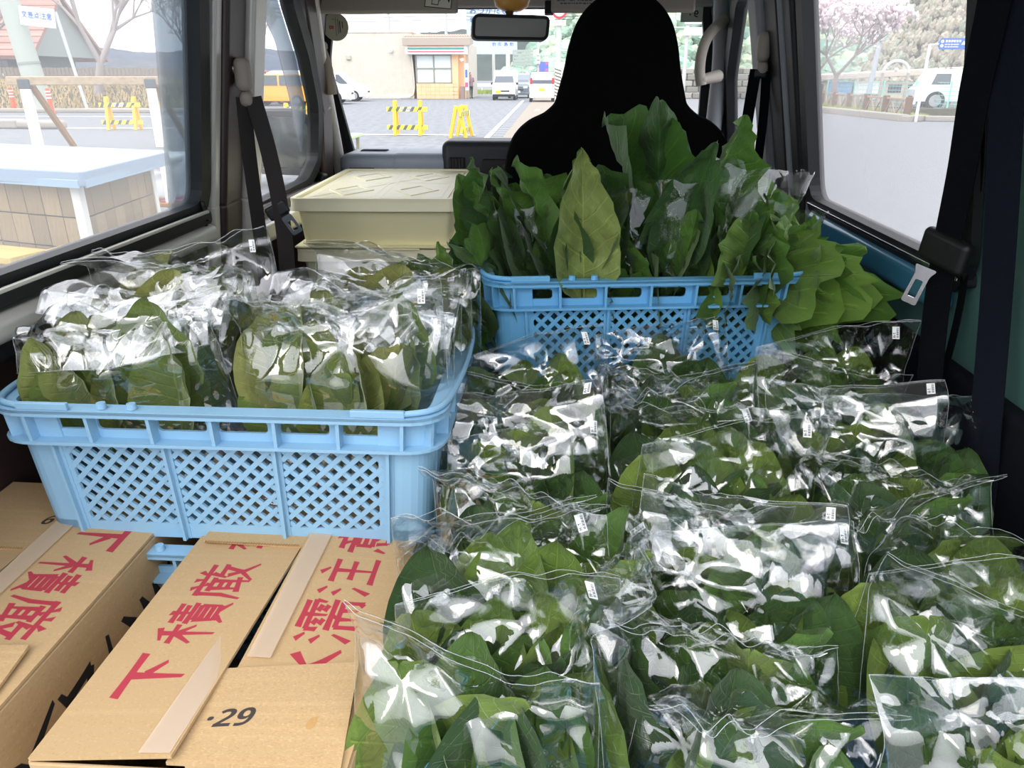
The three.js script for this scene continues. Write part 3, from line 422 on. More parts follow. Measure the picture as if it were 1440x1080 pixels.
  const st = []; for (const s of [1, -1]) for (const x of [-0.199, -0.066, 0.066, 0.199]) st.push(box(0.0125, H - 0.05, 0.006, x, (H - 0.05) / 2, s * zf), box(0.004, H - 0.05, 0.012, x, (H - 0.05) / 2, s * (zf + 0.004)));
  for (const s of [1, -1]) for (const z of [-0.12, 0.12]) st.push(box(0.006, H - 0.05, 0.012, s * (W / 2 - 0.018), (H - 0.05) / 2, z));
  for (let i = 0; i < 16; i += 2) P('upright', [st[i], st[i + 1]]); for (let i = 16; i < st.length; i++) P('upright', st[i]);
  P('skirt', flat(wallO, wallI, 0, 0.022));
  P('base', poly(wallI, 0.004).rotateX(Math.PI / 2).translate(0, 0.006, 0));
  return t;
}
const crateL = makeCrate('pale blue lattice crate of bagged greens behind the cardboard boxes on the left', matCrate);
crateL.position.set(-0.4, 0.9, -0.957); crateL.scale.x = 1.05;
const crateDeep = makeCrate('blue lattice crate holding tall loose spinach bunches in front of the driver seat', matCrateDeep);
crateDeep.position.set(0.128, 0.97, -1.335); crateDeep.rotation.y = 0.12;
const crateNear = makeCrate('blue crate packed with bagged spinach, nearest the open tailgate on the right', matCrateDeep);
crateNear.position.set(0.166, 0.705, -0.545);
dup(crateNear, [0.172, 0.705, -0.925], 0.0, 'blue crate packed with bagged spinach, second from the tailgate on the right');
{ const c = dup(crateL, [-0.4, 0.705, -0.955], 0.0, 'blue crate underneath the pale blue crate of greens on the left'); }
{ const t = thing('folded_seat', 'dark folded rear seat carrying the crate of loose spinach', 'seat', [0.14, 0.7, -1.5]); part('seat_base', rbox(0.6, 0.266, 0.62, 0.0, 0.134, 0.08, 0.04, [0, 0, 0], 3), matSeat, t); part('seat_piping', [rod([-0.28, 0.262, 0.38], [0.28, 0.262, 0.38], 0.004)], M(0x1d1d20), t); }

// ---------------------------------------------------------------- cream lidded containers
function makeTub(label, mat, lidMat) {
  const t = thing('lidded_container', label, 'container'), W = 0.4, D = 0.63, H = 0.105;
  const taper = (g) => mapV(g, (x, y, z) => { const k = 1 - 0.05 * clamp((H - y) / H); return [x * k, y, z * k]; });
  const R = rounded([[-W / 2 + 0.012, -D / 2 + 0.012], [W / 2 - 0.012, -D / 2 + 0.012], [W / 2 - 0.012, D / 2 - 0.012], [-W / 2 + 0.012, D / 2 - 0.012]], 0.02);
  part('tub', taper(merge([poly(R, 0.1, [grow(R, -0.004)]), poly(R, 0.004).translate(0, 0, 0.096)].map((g) => g.rotateX(Math.PI / 2).translate(0, 0.1, 0)))), mat, t);
  part('tub_ledge', [rbox(W - 0.004, 0.006, D - 0.004, 0, 0.008, 0, 0.003), rbox(0.12, 0.004, 0.006, 0.05, 0.003, D / 2 - 0.004, 0.001)], mat, t);
  const L = rounded([[-W / 2, -D / 2], [W / 2, -D / 2], [W / 2, D / 2], [-W / 2, D / 2]], 0.022), lid = (o, y0, h, hole) => poly(o, h, hole ? [hole] : []).rotateX(Math.PI / 2).translate(0, y0 + h, 0);
  const l = part('lid', [mapV(lid(grow(L, -0.001), 0.096, 0.026, grow(L, -0.005)), (x, y, z) => { const k = 1 + 0.012 * clamp((0.12 - y) / 0.03); return [x * k, y, z * k]; }), lid(grow(L, -0.002), 0.114, 0.004), lid(L, 0.118, 0.008, grow(L, -0.012)), lid(grow(L, -0.022), 0.118, 0.004, grow(L, -0.027))], lidMat, t);
  for (const [cx, cz] of [[-0.085, -0.14], [0.085, -0.14], [-0.085, 0.14], [0.085, 0.14]]) { // four embossed lozenges inside corner ribs
    const q = (k) => [[cx - 0.058 * k, cz], [cx, cz - 0.1 * k], [cx + 0.058 * k, cz], [cx, cz + 0.1 * k]];
    part('embossed_lozenge', lid(q(1), 0.118, 0.006, q(0.76)), lidMat, l);
    part('embossed_frame', [[-0.075, 0, 0.004, 0.26], [0.075, 0, 0.004, 0.26], [0, -0.128, 0.15, 0.004], [0, 0.128, 0.15, 0.004]].map(([x, z, w, d]) => rbox(w + 0.004, 0.005, d, cx + x, 0.12, cz + z, 0.0015)), lidMat, l);
  }
  part('lid_cross_rib', [rbox(0.012, 0.003, D - 0.06, 0, 0.1195, 0, 0.001), rbox(W - 0.06, 0.003, 0.012, 0, 0.1195, 0, 0.001)], lidMat, l);
  return t;
}
const tub = makeTub('cream lidded container with embossed lozenges on its lid, on top of the stack', matCream, matCreamLid);
tub.position.set(-0.458, 1.052, -2.13); tub.rotation.y = 0.04;
const tub2 = makeTub('pale greenish container directly beneath the cream lidded container', matCreamGreen, matCreamLid);
tub2.position.set(-0.455, 0.928, -2.135); tub2.rotation.y = 0.035;
{ const t = thing('storage_box', 'dark storage box under the stack of cream containers', 'box', [-0.455, 0.7, -2.13]); part('box_body', rbox(0.44, 0.21, 0.64, 0, 0.107, 0, 0.02), matNavy, t); part('box_lid', rbox(0.46, 0.018, 0.66, 0, 0.216, 0, 0.008), matNavy, t); }

// ---------------------------------------------------------------- cardboard boxes, four flaps folded over one another
function flap(c, t = 0.0035) { // c: four corners [x,y,z] in order, uv over the flap
  const pos = [], uv = [], N = 6, idx = [];
  const at = (u, v, dy) => { const p = [0, 1, 2].map((k) => lerp(lerp(c[0][k], c[1][k], u), lerp(c[3][k], c[2][k], u), v)); p[1] += dy; return p; };
  for (const dy of [t, 0]) for (let j = 0; j <= N; j++) for (let i = 0; i <= N; i++) { pos.push(...at(i / N, j / N, dy)); uv.push(i / N, 1 - j / N); }
  const n = (N + 1) ** 2, w = N + 1;
  for (let j = 0; j < N; j++) for (let i = 0; i < N; i++) { const a = j * w + i; idx.push(a, a + w, a + 1, a + 1, a + w, a + w + 1, n + a, n + a + 1, n + a + w, n + a + 1, n + a + w + 1, n + a + w); }
  for (let i = 0; i < N; i++) for (const [a, b] of [[i + 1, i], [N * w + i, N * w + i + 1], [i * w, (i + 1) * w], [(i + 1) * w + N, i * w + N]]) idx.push(a, b, n + a, b, n + b, n + a);
  const g = new THREE.BufferGeometry(); g.setAttribute('position', new THREE.Float32BufferAttribute(pos, 3)); g.setAttribute('uv', new THREE.Float32BufferAttribute(uv, 2)); g.setIndex(idx); const o = g.toNonIndexed(); o.computeVertexNormals(); return o;
}
const RED = '#a93240', PX = 2400;
const card = (x, w, h) => { x.fillStyle = '#b7996f'; x.fillRect(0, 0, w, h); for (let i = 0; i < 5000; i++) { const v = rnd(); x.fillStyle = v > 0.5 ? 'rgba(235,205,150,.16)' : 'rgba(130,95,55,.13)'; x.fillRect(w * rnd(), h * rnd(), 1 + 5 * rnd(), 1 + 2 * rnd()); } for (let i = 0; i < 26; i++) { x.fillStyle = `rgba(${rnd() > 0.5 ? '240,214,165' : '165,128,80'},.03)`; x.fillRect(0, h * rnd(), w, 2 + 16 * rnd()); } };
// canvas of a long flap: u across (left..right), v from far (top) to near (bottom)
const flapTex = (W, L, marks, stain) => tex(Math.round(W * PX), Math.round(L * PX), (x, w, h) => { card(x, w, h); for (const [k, u, v, s, r] of marks) brush(x, k, u * PX, v * PX, s * 1.1 * PX, RED, GLYPH[k].length < 8 ? 0.13 : 0.094, r); });
const smallTex = (text, W, L, at, size, rot = 0, stain) => tex(Math.round(W * PX), Math.round(L * PX), (x, w, h) => { card(x, w, h); if (stain) { x.fillStyle = 'rgba(176,128,60,.45)'; x.beginPath(); x.ellipse(stain[0] * PX, stain[1] * PX, 10, 18, 0.3, 0, 7); x.fill(); } x.save(); x.translate(at[0] * PX, at[1] * PX); x.rotate(rot); x.fillStyle = '#3a332f'; x.font = `italic bold ${Math.round(size * PX)}px sans-serif`; x.fillText(text, 0, 0); x.restore(); });
function makeBox(label, x0, x1, zf, zn, top, o) {
  const t = thing('cardboard_box', label, 'box', [(x0 + x1) / 2, 0.702, (zf + zn) / 2]), W = x1 - x0, L = zn - zf, H = top - 0.702, hw = W / 2, hl = L / 2, T = 0.004;
  const M2 = (tx) => M(0xffffff, { map: tx, roughness: 0.88, bumpMap: bumpFine, bumpScale: 0.0002 });
  const side = (w, h, d, x, y, z, mat, n = 'side_panel') => part(n, new RoundedBoxGeometry(w, h, d, 2, 0.0018).translate(x, y, z), mat, t);
  side(T, H, L, -hw, H / 2, 0, matCard);
  side(W, H, T, 0, H / 2, -hl, matCard); side(W, H, T, 0, H / 2, hl, matCard); part('bottom_panel', box(W, T, L, 0, T / 2, 0), matCard, t);
  // right panel carries large black brush writing
  const rt = tex(Math.round(L * 1600), Math.round(H * 1600), (x, w, h) => { card(x, w, h); o.black.forEach(([k, u, s, r]) => brush(x, k, u * 1600, h * 0.55, s * 1600, '#14100e', 0.1, r)); });
  part('side_panel', new THREE.BoxGeometry(T, H, L).translate(hw, H / 2, 0), [M2(rt), matCard, matCard, matCard, matCard, matCard], t);
  const y = H, e = 0.0035, mid = o.seam || 0, fd = o.far, nd = o.near;
  const F = (n, c, tx) => part(n, flap(c), M2(tx), t);
  // left flap lies under the far flap and over the near one; right flap over the far and under the near
  F('left_flap', [[-hw, y, -hl + 0.002], [mid, y - 0.001, -hl + 0.002], [mid + o.splay, y + 0.0125, hl], [-hw, y + 0.001, hl]], o.left);
  F('far_flap', [[-hw + 0.003, y + e + 0.001, -hl], [hw - 0.01, y + 0.001, -hl], [hw - 0.01, y + 0.002, -hl + fd], [-hw + 0.012, y + e + 0.0045, -hl + fd + o.skew]], o.farTex);
  F('right_flap', [[mid + 0.002, y + e + 0.0075, -hl + 0.001], [hw, y + 0.002, -hl + 0.001], [hw, y + 0.001, hl], [mid + 0.004 + o.splay * 0.4, y + 0.001, hl]], o.right);
  F('near_flap', [[mid + o.nearL, y + e + 0.003, hl - nd + o.nearSkew], [hw - 0.018, y + e + 0.006, hl - nd], [hw - 0.004, y + e + 0.001, hl], [mid + o.nearL, y + e + 0.001, hl]], o.nearTex);
  // the open flutes of the far flap's cut edge
  const z = []; for (let i = 0; i <= 70; i++) z.push([lerp(-hw + 0.014, mid - 0.004, i / 70), y + e + 0.0045 + (i % 2 ? 0.003 : 0.0004), -hl + fd + o.skew * (1 - i / 140) + 0.0006]);
  part('corrugated_edge', new THREE.TubeGeometry(new THREE.CatmullRomCurve3(z.map((p) => V(...p))), 280, 0.0006, 4), matCardEdge, t);
  part('tape', [flap([[mid - 0.028, y + 0.0042, -hl + fd + 0.012], [mid - 0.002, y + 0.0042, -hl + fd + 0.012], [mid - 0.002 + o.splay, y + 0.0166, hl - 0.002], [mid - 0.03 + o.splay, y + 0.0152, hl - 0.002]], 0.0002)], matTape, t);
  part('tape', [flap([[mid + 0.004, y + e * 2 + 0.0085, -hl + 0.003], [mid + 0.032, y + e * 2 + 0.0072, -hl + 0.003], [mid + 0.03, y + e * 2 + 0.0035, hl - nd - 0.003], [mid + 0.006, y + e * 2 + 0.004, hl - nd - 0.003]], 0.0002)], matTape, t);
  return t;
}
{ const W = 0.278, L = 0.452, h = 0.139, Q = -Math.PI / 2, zf = -0.907;
  const v = (z) => z - zf, up = (k, z, u, s = 0.064) => [k, u, v(z), s, Q];
  makeBox('cardboard box marked 29 with red brush writing on both long flaps, beside the spinach', -0.446, -0.168, zf, -0.455, 0.9, { seam: 0, far: 0.134, near: 0.122, skew: -0.004, splay: -0.01, nearL: -0.016, nearSkew: 0.014,
    left: flapTex(h, L, [up('shita', -0.553, 0.066), up('seki', -0.63, 0.068), up('gen', -0.705, 0.07), up('kin', -0.802, 0.072)]), right: flapTex(h, L, [up('mizu', -0.567, 0.072), up('nure', -0.643, 0.07), up('chu', -0.72, 0.072), up('ikan', -0.797, 0.074)]),
    farTex: smallTex('', W, 0.134, [0, 0], 0.02), nearTex: smallTex('·29', 0.14, 0.124, [0.012, 0.082], 0.031, -0.1, [0.108, 0.075]), black: [['matsu', 0.1, 0.13, Math.PI], ['kou', 0.26, 0.13, Math.PI], ['matsu', 0.38, 0.12, Math.PI]] });
  const A = 0.134; // the other box is turned round: its right flap reads from far to near
  makeBox('cardboard box marked 6 in the left corner with red brush writing on its right flap', -0.778, -0.51, -0.909, -0.457, 0.9, { seam: -0.002, far: 0.16, near: 0.124, skew: 0.0, splay: -0.006, nearL: -0.01, nearSkew: 0.005,
    left: flapTex(A, L, []), right: flapTex(A, L, [['shita', 0.076, 0.125, 0.066, -Q], ['seki', 0.066, 0.203, 0.066, -Q], ['gen', 0.074, 0.28, 0.066, -Q], ['kin', 0.072, 0.355, 0.066, -Q]]),
    farTex: smallTex('6', 0.268, 0.16, [0.108, 0.105], 0.03, -0.1), nearTex: smallTex('', 0.14, 0.124, [0, 0], 0.02), black: [['kou', 0.06, 0.13, Math.PI], ['matsu', 0.18, 0.13, Math.PI], ['ten', 0.3, 0.13, Math.PI]] });
}
// ---------------------------------------------------------------- spinach leaves
// blade along +y, facing +z; base of the stem at the origin
function leafGeo(len, wid, o = {}) {
  const { curl = 0.3, cup = 0.25, rum = 0.012, stem = 0.3, twist = 0, seed = 1, nu = 8, nv = 12, point = 0.6 } = o, pos = [], uv = [], idx = [];
  let y = 0, z = 0; const sp = [[0, 0, 0]], N = 24; for (let i = 1; i <= N; i++) { const a = curl * (i / N) ** 1.5 * 1.6; y += Math.cos(a) * len / N; z -= Math.sin(a) * len / N; sp.push([y, z, a]); }
  const at = (s) => { const f = clamp(s) * N, i = Math.min(N - 1, Math.floor(f)), t = f - i; return [0, 1, 2].map((k) => lerp(sp[i][k], sp[i + 1][k], t)); };
  for (let j = 0; j <= nv; j++) {
    const t = 1 - (1 - j / nv) ** 1.5, s = stem + (1 - stem) * t, [py, pz, a] = at(s);
    const prof = Math.pow(Math.sin(Math.PI * Math.min(0.999, 0.06 + 0.94 * Math.pow(t, 0.7))), point) * (1 - 0.08 * t) + 0.01, tw = twist * t;
    for (let i = 0; i <= nu; i++) {
      const u = i / nu * 2 - 1, x0 = u * wid / 2 * prof, edge = Math.abs(u);
      let h = cup * (x0 * x0) / wid * 2.2 + 0.004 * edge - 0.0035 * Math.exp(-edge * edge * 60) + rum * (nz(x0 * 26 + seed * 7, t * 7 + seed, seed) * (0.4 + edge) + 0.5 * nz(x0 * 60, t * 16, seed * 3) * (0.3 + edge));
      const X = x0 * Math.cos(tw) - h * Math.sin(tw), Hh = x0 * Math.sin(tw) + h * Math.cos(tw);
      pos.push(X, py + Hh * Math.sin(a), pz + Hh * Math.cos(a)); uv.push(i / nu, t);
    }
  }
  const w = nu + 1; for (let j = 0; j < nv; j++) for (let i = 0; i < nu; i++) { const a = j * w + i; idx.push(a, a + 1, a + w, a + 1, a + w + 1, a + w); }
  // stem: a thin three-sided tube up to the blade
  const b = pos.length / 3, K = 5; for (let j = 0; j <= K; j++) { const [py, pz] = at(stem * 1.25 * j / K), r = 0.0034 * (1 - 0.35 * j / K); for (let k = 0; k < 5; k++) { pos.push(Math.cos(k * 1.2566) * r, py, pz + Math.sin(k * 1.2566) * r - 0.002); uv.push(0.5, 0.03); } }
  for (let j = 0; j < K; j++) for (let k = 0; k < 5; k++) { const a = b + j * 5 + k, c = b + j * 5 + (k + 1) % 5; idx.push(a, c, a + 5, c, c + 5, a + 5); }
  const g = new THREE.BufferGeometry(); g.setAttribute('position', new THREE.Float32BufferAttribute(pos, 3)); g.setAttribute('uv', new THREE.Float32BufferAttribute(uv, 2)); g.setIndex(idx); g.computeVertexNormals(); return g;
}
const broad = [], long = [];
for (let i = 0; i < 10; i++) broad.push(leafGeo(0.21, rr(0.085, 0.125), { curl: i % 3 === 2 ? rr(0.3, 0.55) : rr(-0.12, 0.22), cup: rr(0.2, 0.9), rum: rr(0.006, 0.012), stem: rr(0.3, 0.42), twist: rr(-0.3, 0.3), seed: i + 1, nv: 12, point: rr(0.45, 0.62) }));
for (let i = 0; i < 7; i++) long.push(leafGeo(0.27, rr(0.075, 0.11), { curl: rr(-0.3, 0.8), cup: rr(0.6, 2.6), rum: rr(0.018, 0.034), stem: rr(0.26, 0.36), twist: rr(-0.9, 0.9), seed: 20 + i, nu: 10, nv: 18, point: rr(0.55, 0.8) }));
const wavy = []; for (let i = 0; i < 5; i++) wavy.push(leafGeo(0.2, rr(0.085, 0.11), { curl: rr(0.4, 1.3), cup: rr(1.5, 3.5), rum: rr(0.045, 0.07), stem: 0.25, twist: rr(-0.8, 0.8), seed: 50 + i, nu: 14, nv: 20, point: 0.5 }));
function addLeaf(parent, geo, mat, p, yaw, lean, roll, s = 1) { const m = part('leaf', geo, mat, parent); m.position.set(...p); m.rotation.set(lean, yaw, roll, 'YXZ'); m.scale.setScalar(s); return m; }

// ---------------------------------------------------------------- clear film bags: two sheets with pinched, radiating creases
function bagFilm(W, H, T, o) {
  const { seed = 1, flop = 0, flopAt = 0.72, sway = 0.012, nx = 84, ny = 96, lean = 0, skew = 0, amp = 1, from = 0.34 } = o; const R = (k) => { const s = Math.sin(seed * 127.1 + k * 311.7) * 43758.5453; return s - Math.floor(s); };
  // folds are straight: long ridges with planar sides, and stars of pleats drawn in to a point
  const folds = []; for (let i = 0; i < 9; i++) { const a = i < 4 ? (R(i) - 0.5) * 0.7 : (R(i) - 0.5) * 3.1; folds.push({ c: Math.cos(a), s: Math.sin(a), x: R(i + 20) - 0.5, y: 0.45 + 0.55 * R(i + 40), w: 0.05 + 0.13 * R(i + 60), a: (R(i + 80) > 0.5 ? 1 : -1) * (0.12 + 0.22 * R(i + 100)) * amp, L: 0.3 + 0.5 * R(i + 120) }); }
  const stars = []; for (let i = 0; i < 5; i++) stars.push({ x: (R(i + 140) - 0.5) * 0.85, y: 0.6 + 0.36 * R(i + 160), k: 3 + Math.floor(4 * R(i + 180)), f: 6.28 * R(i + 200), r: 0.22 + 0.2 * R(i + 220), a: (0.2 + 0.2 * R(i + 240)) * amp, d: R(i + 260) > 0.5 ? 1 : -1 });
  const tri = (x) => Math.abs(((x / Math.PI) % 2 + 2) % 2 - 1) * 2 - 1, asp = H / W;
  const crease = (u, v, side) => { // u, v in bag widths, result in bag widths
    let d = 0; const wx = u + 0.01 * nz(u * 3 + seed, v * 4, side), wy = v;
    for (const l of folds) { const dx = wx - l.x, dy = (wy - l.y) * asp, al = Math.abs(dx * l.c + dy * l.s), ac = Math.abs(-dx * l.s + dy * l.c); d += l.a * Math.max(0, Math.min(l.w - ac, (l.L - al) * 0.35)) * (side > 0 ? 1 : 0.8); }
    for (const p of stars) { const dx = wx - p.x, dy = (wy - p.y) * asp, r = Math.hypot(dx, dy); if (r < p.r) d += p.a * (Math.min(r, p.r - r) * 0.55 * tri(p.k * Math.atan2(dy, dx) + p.f + side * 0.6) + p.d * 0.5 * (p.r - r) * 0.5); }
    return d + 0.006 * amp * nz(u * 4 + seed * 3, v * 4 * asp, side * 5 + seed);
  };
  const pos = [], uv = [], idx = [], w = nx + 1;
  for (const side of [1, -1]) for (let j = 0; j <= ny; j++) for (let i = 0; i <= nx; i++) {
    const U = i / nx - 0.5, v = j / ny, e = 1 - (2 * U) ** 2;
    let x = U * W * (1 - 0.04 * v * v), y = v * H + skew * U * v * v, full = (1 - smooth(0.62, 0.97, v)) * smooth(0, 0.1, v);
    let z = side * (T / 2 * Math.pow(Math.max(0, e), 0.5) * (0.05 + 0.95 * full) + 0.0008) + sway * Math.sin(U * 5 + seed) * smooth(0.5, 1, v) + W * crease(U, v, side) * smooth(from - 0.2, from + 0.15, v) * Math.min(1, e * 3 + 0.3);
    if (flop) { const y0 = (flopAt + 0.09 * (R(300) - 0.5) * U * 4 + 0.05 * Math.abs(U - R(301) + 0.5)) * H; if (y > y0) { const s = y - y0, rad = 0.006, f = flop, A = Math.min(s / rad, Math.abs(f)), sg = Math.sign(f), rest = s - A * rad; const bx = rad * (1 - Math.cos(A)) + rest * Math.sin(A), by = rad * Math.sin(A) + rest * Math.cos(A); const zz = z; z = sg * bx + zz * Math.cos(A); y = y0 + by - sg * zz * Math.sin(A); } }
    z += lean * v * v; pos.push(x, y, z); uv.push(U + 0.5, v);
  }
  const n = w * (ny + 1); for (let j = 0; j < ny; j++) for (let i = 0; i < nx; i++) { const a = j * w + i; idx.push(a, a + 1, a + w, a + 1, a + w + 1, a + w, n + a, n + a + w, n + a + 1, n + a + 1, n + a + w, n + a + w + 1); }
  const g = new THREE.BufferGeometry(); g.setAttribute('position', new THREE.Float32BufferAttribute(pos, 3)); g.setAttribute('uv', new THREE.Float32BufferAttribute(uv, 2)); g.setIndex(idx); g.computeVertexNormals();
  const k = (u, v) => { const i = Math.round(u * nx), j = Math.round(v * ny), q = (j * w + i) * 3, nn = g.attributes.normal; return { p: V(pos[q], pos[q + 1], pos[q + 2]), n: V(nn.array[q], nn.array[q + 1], nn.array[q + 2]) }; };
  // the cut edge of the mouth and the welded side seams catch the light
  const rim = []; for (const side of [0, 1]) { const c = []; for (let i = 0; i <= nx; i += 2) { const q = (side * n + ny * w + i) * 3; c.push([pos[q], pos[q + 1], pos[q + 2]]); } rim.push(tube(c, 0.00035, 3, c.length * 2)); }
  for (const i of [0, nx]) { const c = []; for (let j = 0; j <= ny; j += 3) { const q = (j * w + i) * 3; c.push([pos[q], pos[q + 1], pos[q + 2]]); } rim.push(tube(c, 0.0004, 3, c.length * 2)); }
  return { g, k, rim: merge(rim) };
}
const texPrice = tex(48, 96, (x, w, h) => { x.fillStyle = '#f6f8f8'; x.fillRect(0, 0, w, h); x.fillStyle = '#22262b'; x.font = 'bold 26px sans-serif'; x.save(); x.translate(15, 88); x.rotate(-Math.PI / 2); x.fillText('H-1', 0, 8); x.restore(); for (let i = 0; i < 16; i++) x.fillRect(28, 8 + i * 5, 14, 1 + 3 * rnd()); });
const matPrice = M(0xffffff, { map: texPrice, roughness: 0.5 });
function makeBag(label, o) {
  const W = o.W || 0.215, H = o.H || 0.27, t = thing('spinach_bag', label, 'bagged spinach');
  const f = bagFilm(W, H, 0.062, o); part('plastic_film', f.g, matFilm, t);
  const lab = f.k(o.lu ?? 0.9, o.lv ?? 0.93), L = part('price_label', new THREE.BoxGeometry(0.009, 0.018, 0.0004), [matWhitePlastic, matWhitePlastic, matWhitePlastic, matWhitePlastic, matPrice, matPrice], t);
  L.position.copy(lab.p).addScaledVector(lab.n, 0.001); L.quaternion.setFromUnitVectors(V(0, 0, 1), lab.n); L.rotateZ(o.lr || 0);
  const mats = o.mats || leafMats, n = o.n || 12; part('film_edge', f.rim, matFilmEdge, t);
  for (let i = 0; i < n; i++) { // leaves stand in layers, the outer ones flat against the film
    const q = i / (n - 1), x = ((i * 0.618 + 0.11 * (o.seed % 7)) % 1 - 0.5) * (W - 0.075), z = lerp(0.019, -0.019, q), back = q > 0.6;
    addLeaf(t, broad[Math.floor(rnd() * broad.length)], mats[Math.floor(rnd() * mats.length)], [x * 0.75, rr(-0.02, 0.03) + (o.lift || 0) + (q > 0.25 && q < 0.75 ? 0.02 : 0), z], rr(-0.3, 0.3) + (back ? Math.PI : 0) + (i % 5 === 2 ? 0.7 : 0), rr(-0.05, 0.05), (back ? 1 : -1) * (x * 1.6 + rr(-0.14, 0.14)), rr(0.86, 1.04)); }
  return t;
}
const bagKinds = [];
for (let i = 0; i < 7; i++) bagKinds.push({ seed: i + 1, flop: [0.7, -0.5, 1.2, 0.4, -0.9, 0.9, 0.6][i], flopAt: [0.82, 0.85, 0.8, 0.86, 0.84, 0.83, 0.85][i], sway: rr(0.004, 0.012), skew: rr(-0.07, 0.07), lu: i % 3 ? 0.92 : 0.88, lv: 0.95, lr: rr(-0.3, 0.3) });
const leftKinds = [];
for (let i = 0; i < 5; i++) leftKinds.push({ seed: 30 + i, W: 0.262, H: 0.31, flop: [2.7, 1.3, 2.4, 0.9, 2.0][i], flopAt: [0.78, 0.82, 0.8, 0.84, 0.8][i], sway: rr(0.006, 0.012), skew: rr(-0.04, 0.04), lu: 0.9, lv: 0.92, mats: leafVeiled, n: 11, lift: 0.03 });
const ord = ['nearest', 'second', 'third', 'fourth', 'fifth', 'sixth', 'seventh', 'eighth', 'ninth', 'farthest'];
const protoR = [], protoL = [];
function bagAt(list, kinds, k, pos, yaw, lean, roll, label, group, s = 1) {
  let b = list[k]; if (!b) b = list[k] = makeBag(label, kinds[k]); else b = dup(b, pos, 0, label);
  b.userData.label = label; b.userData.group = group; b.position.set(...pos); b.rotation.set(lean, yaw, roll, 'YXZ'); b.scale.set(s, s, s); return b;
}
{ // right: ten rows across the two crates by the tailgate
  const cols = ['left', 'middle', 'right'];
  for (let i = 0; i < 10; i++) {
    const z = -0.462 - i * 0.066, top = 1.012 + i * 0.0095, n = 3, x0 = -0.045 + 0.004 * i, dx = i === 9 ? 0.19 : 0.2;
    for (let c = 0; c < n; c++) {
      if (i === 9 && c === 0) continue;
      const k = (i * 3 + c * 2) % 7, H = 0.27;
      const extra = c === 2 ? (i > 0 && i < 7 ? 0.045 : 0.02) : c === 1 && i > 0 && i < 7 ? 0.016 : (c === 0 && i === 0 ? -0.022 : 0);
      bagAt(protoR, bagKinds, k, [x0 + c * dx + extra + rr(-0.014, 0.014), top - H + rr(-0.014, 0.014), z + rr(-0.01, 0.01) + (c - 1) * 0.006], rr(-0.16, 0.16), rr(-0.3, -0.06), rr(-0.13, 0.13), `${cols[c]} clear bag of spinach in the ${ord[i]} row from the tailgate on the right`, 'bagged spinach standing in rows on the right', rr(0.97, 1.06));
    }
  }
  bagAt(protoR, bagKinds, 5, [0.085, 0.79, -0.6], 1.35, -0.1, 0.05, 'clear bag of spinach turned edge-on in the gap between two columns of bags', 'bagged spinach standing in rows on the right');
}
{ // left: bags whose tops are folded over, two columns in the pale blue crate
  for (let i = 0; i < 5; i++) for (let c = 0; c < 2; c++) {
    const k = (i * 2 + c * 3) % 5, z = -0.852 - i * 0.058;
    bagAt(protoL, leftKinds, k, [-0.525 + c * 0.268 + rr(-0.012, 0.012), 0.918 + i * 0.004 + rr(-0.008, 0.008), z + rr(-0.008, 0.008)], rr(-0.12, 0.12), rr(-0.12, 0.02), (c ? -0.02 : 0.1) + rr(-0.06, 0.06), `${c ? 'right-hand' : 'left-hand'} clear bag of haze-tinted greens in the ${['front', 'second', 'middle', 'fourth', 'back'][i]} row of the pale blue crate`, 'bagged greens in the pale blue crate');
  }
}
// ---------------------------------------------------------------- tall loose bunches in the far crate
function sleeve(r0, r1, h, seed) { // an open cone of film round a bunch
  const n = 40, m = 30, pos = [], uv = [], idx = [];
  for (let j = 0; j <= m; j++) for (let i = 0; i <= n; i++) { const v = j / m, a = i / n * 6.2832, r = lerp(r0, r1, Math.pow(v, 1.3)) + 0.007 * nz(Math.cos(a) * 3 + seed, Math.sin(a) * 3, v * 7) + 0.005 * (Math.abs(((a * 4 + v * 3 + seed) % 2) - 1)) * v; pos.push(Math.cos(a) * r, v * h + 0.018 * nz(Math.cos(a) * 2, Math.sin(a) * 2 + seed, 4) * v, Math.sin(a) * r * 0.62); uv.push(i / n, v); }
  for (let j = 0; j < m; j++) for (let i = 0; i < n; i++) { const a = j * (n + 1) + i; idx.push(a, a + n + 1, a + 1, a + 1, a + n + 1, a + n + 2); }
  const g = new THREE.BufferGeometry(); g.setAttribute('position', new THREE.Float32BufferAttribute(pos, 3)); g.setAttribute('uv', new THREE.Float32BufferAttribute(uv, 2)); g.setIndex(idx); g.computeVertexNormals(); return g;
}
function bunch(label, pos, turn, tilt, tops, filmH, o = {}) {
  const t = thing('spinach_bunch', label, 'spinach', pos, turn, 'loose spinach bunches in the far blue crate'); t.rotation.z = tilt; if (o.lean) t.rotation.x = o.lean;
  if (filmH) part('plastic_film', sleeve(0.034, o.r || 0.075, filmH, pos[0] * 40 + 9), matFilm, t);
  tops.forEach((l, i) => { const [x, y, z, yaw, lean, roll, s, m, gi] = l; addLeaf(t, (o.set || long)[(gi ?? i) % (o.set || long).length], leafDark[m ?? i % 4], [x, y, z], yaw, lean, roll, s); });
  return t;
}
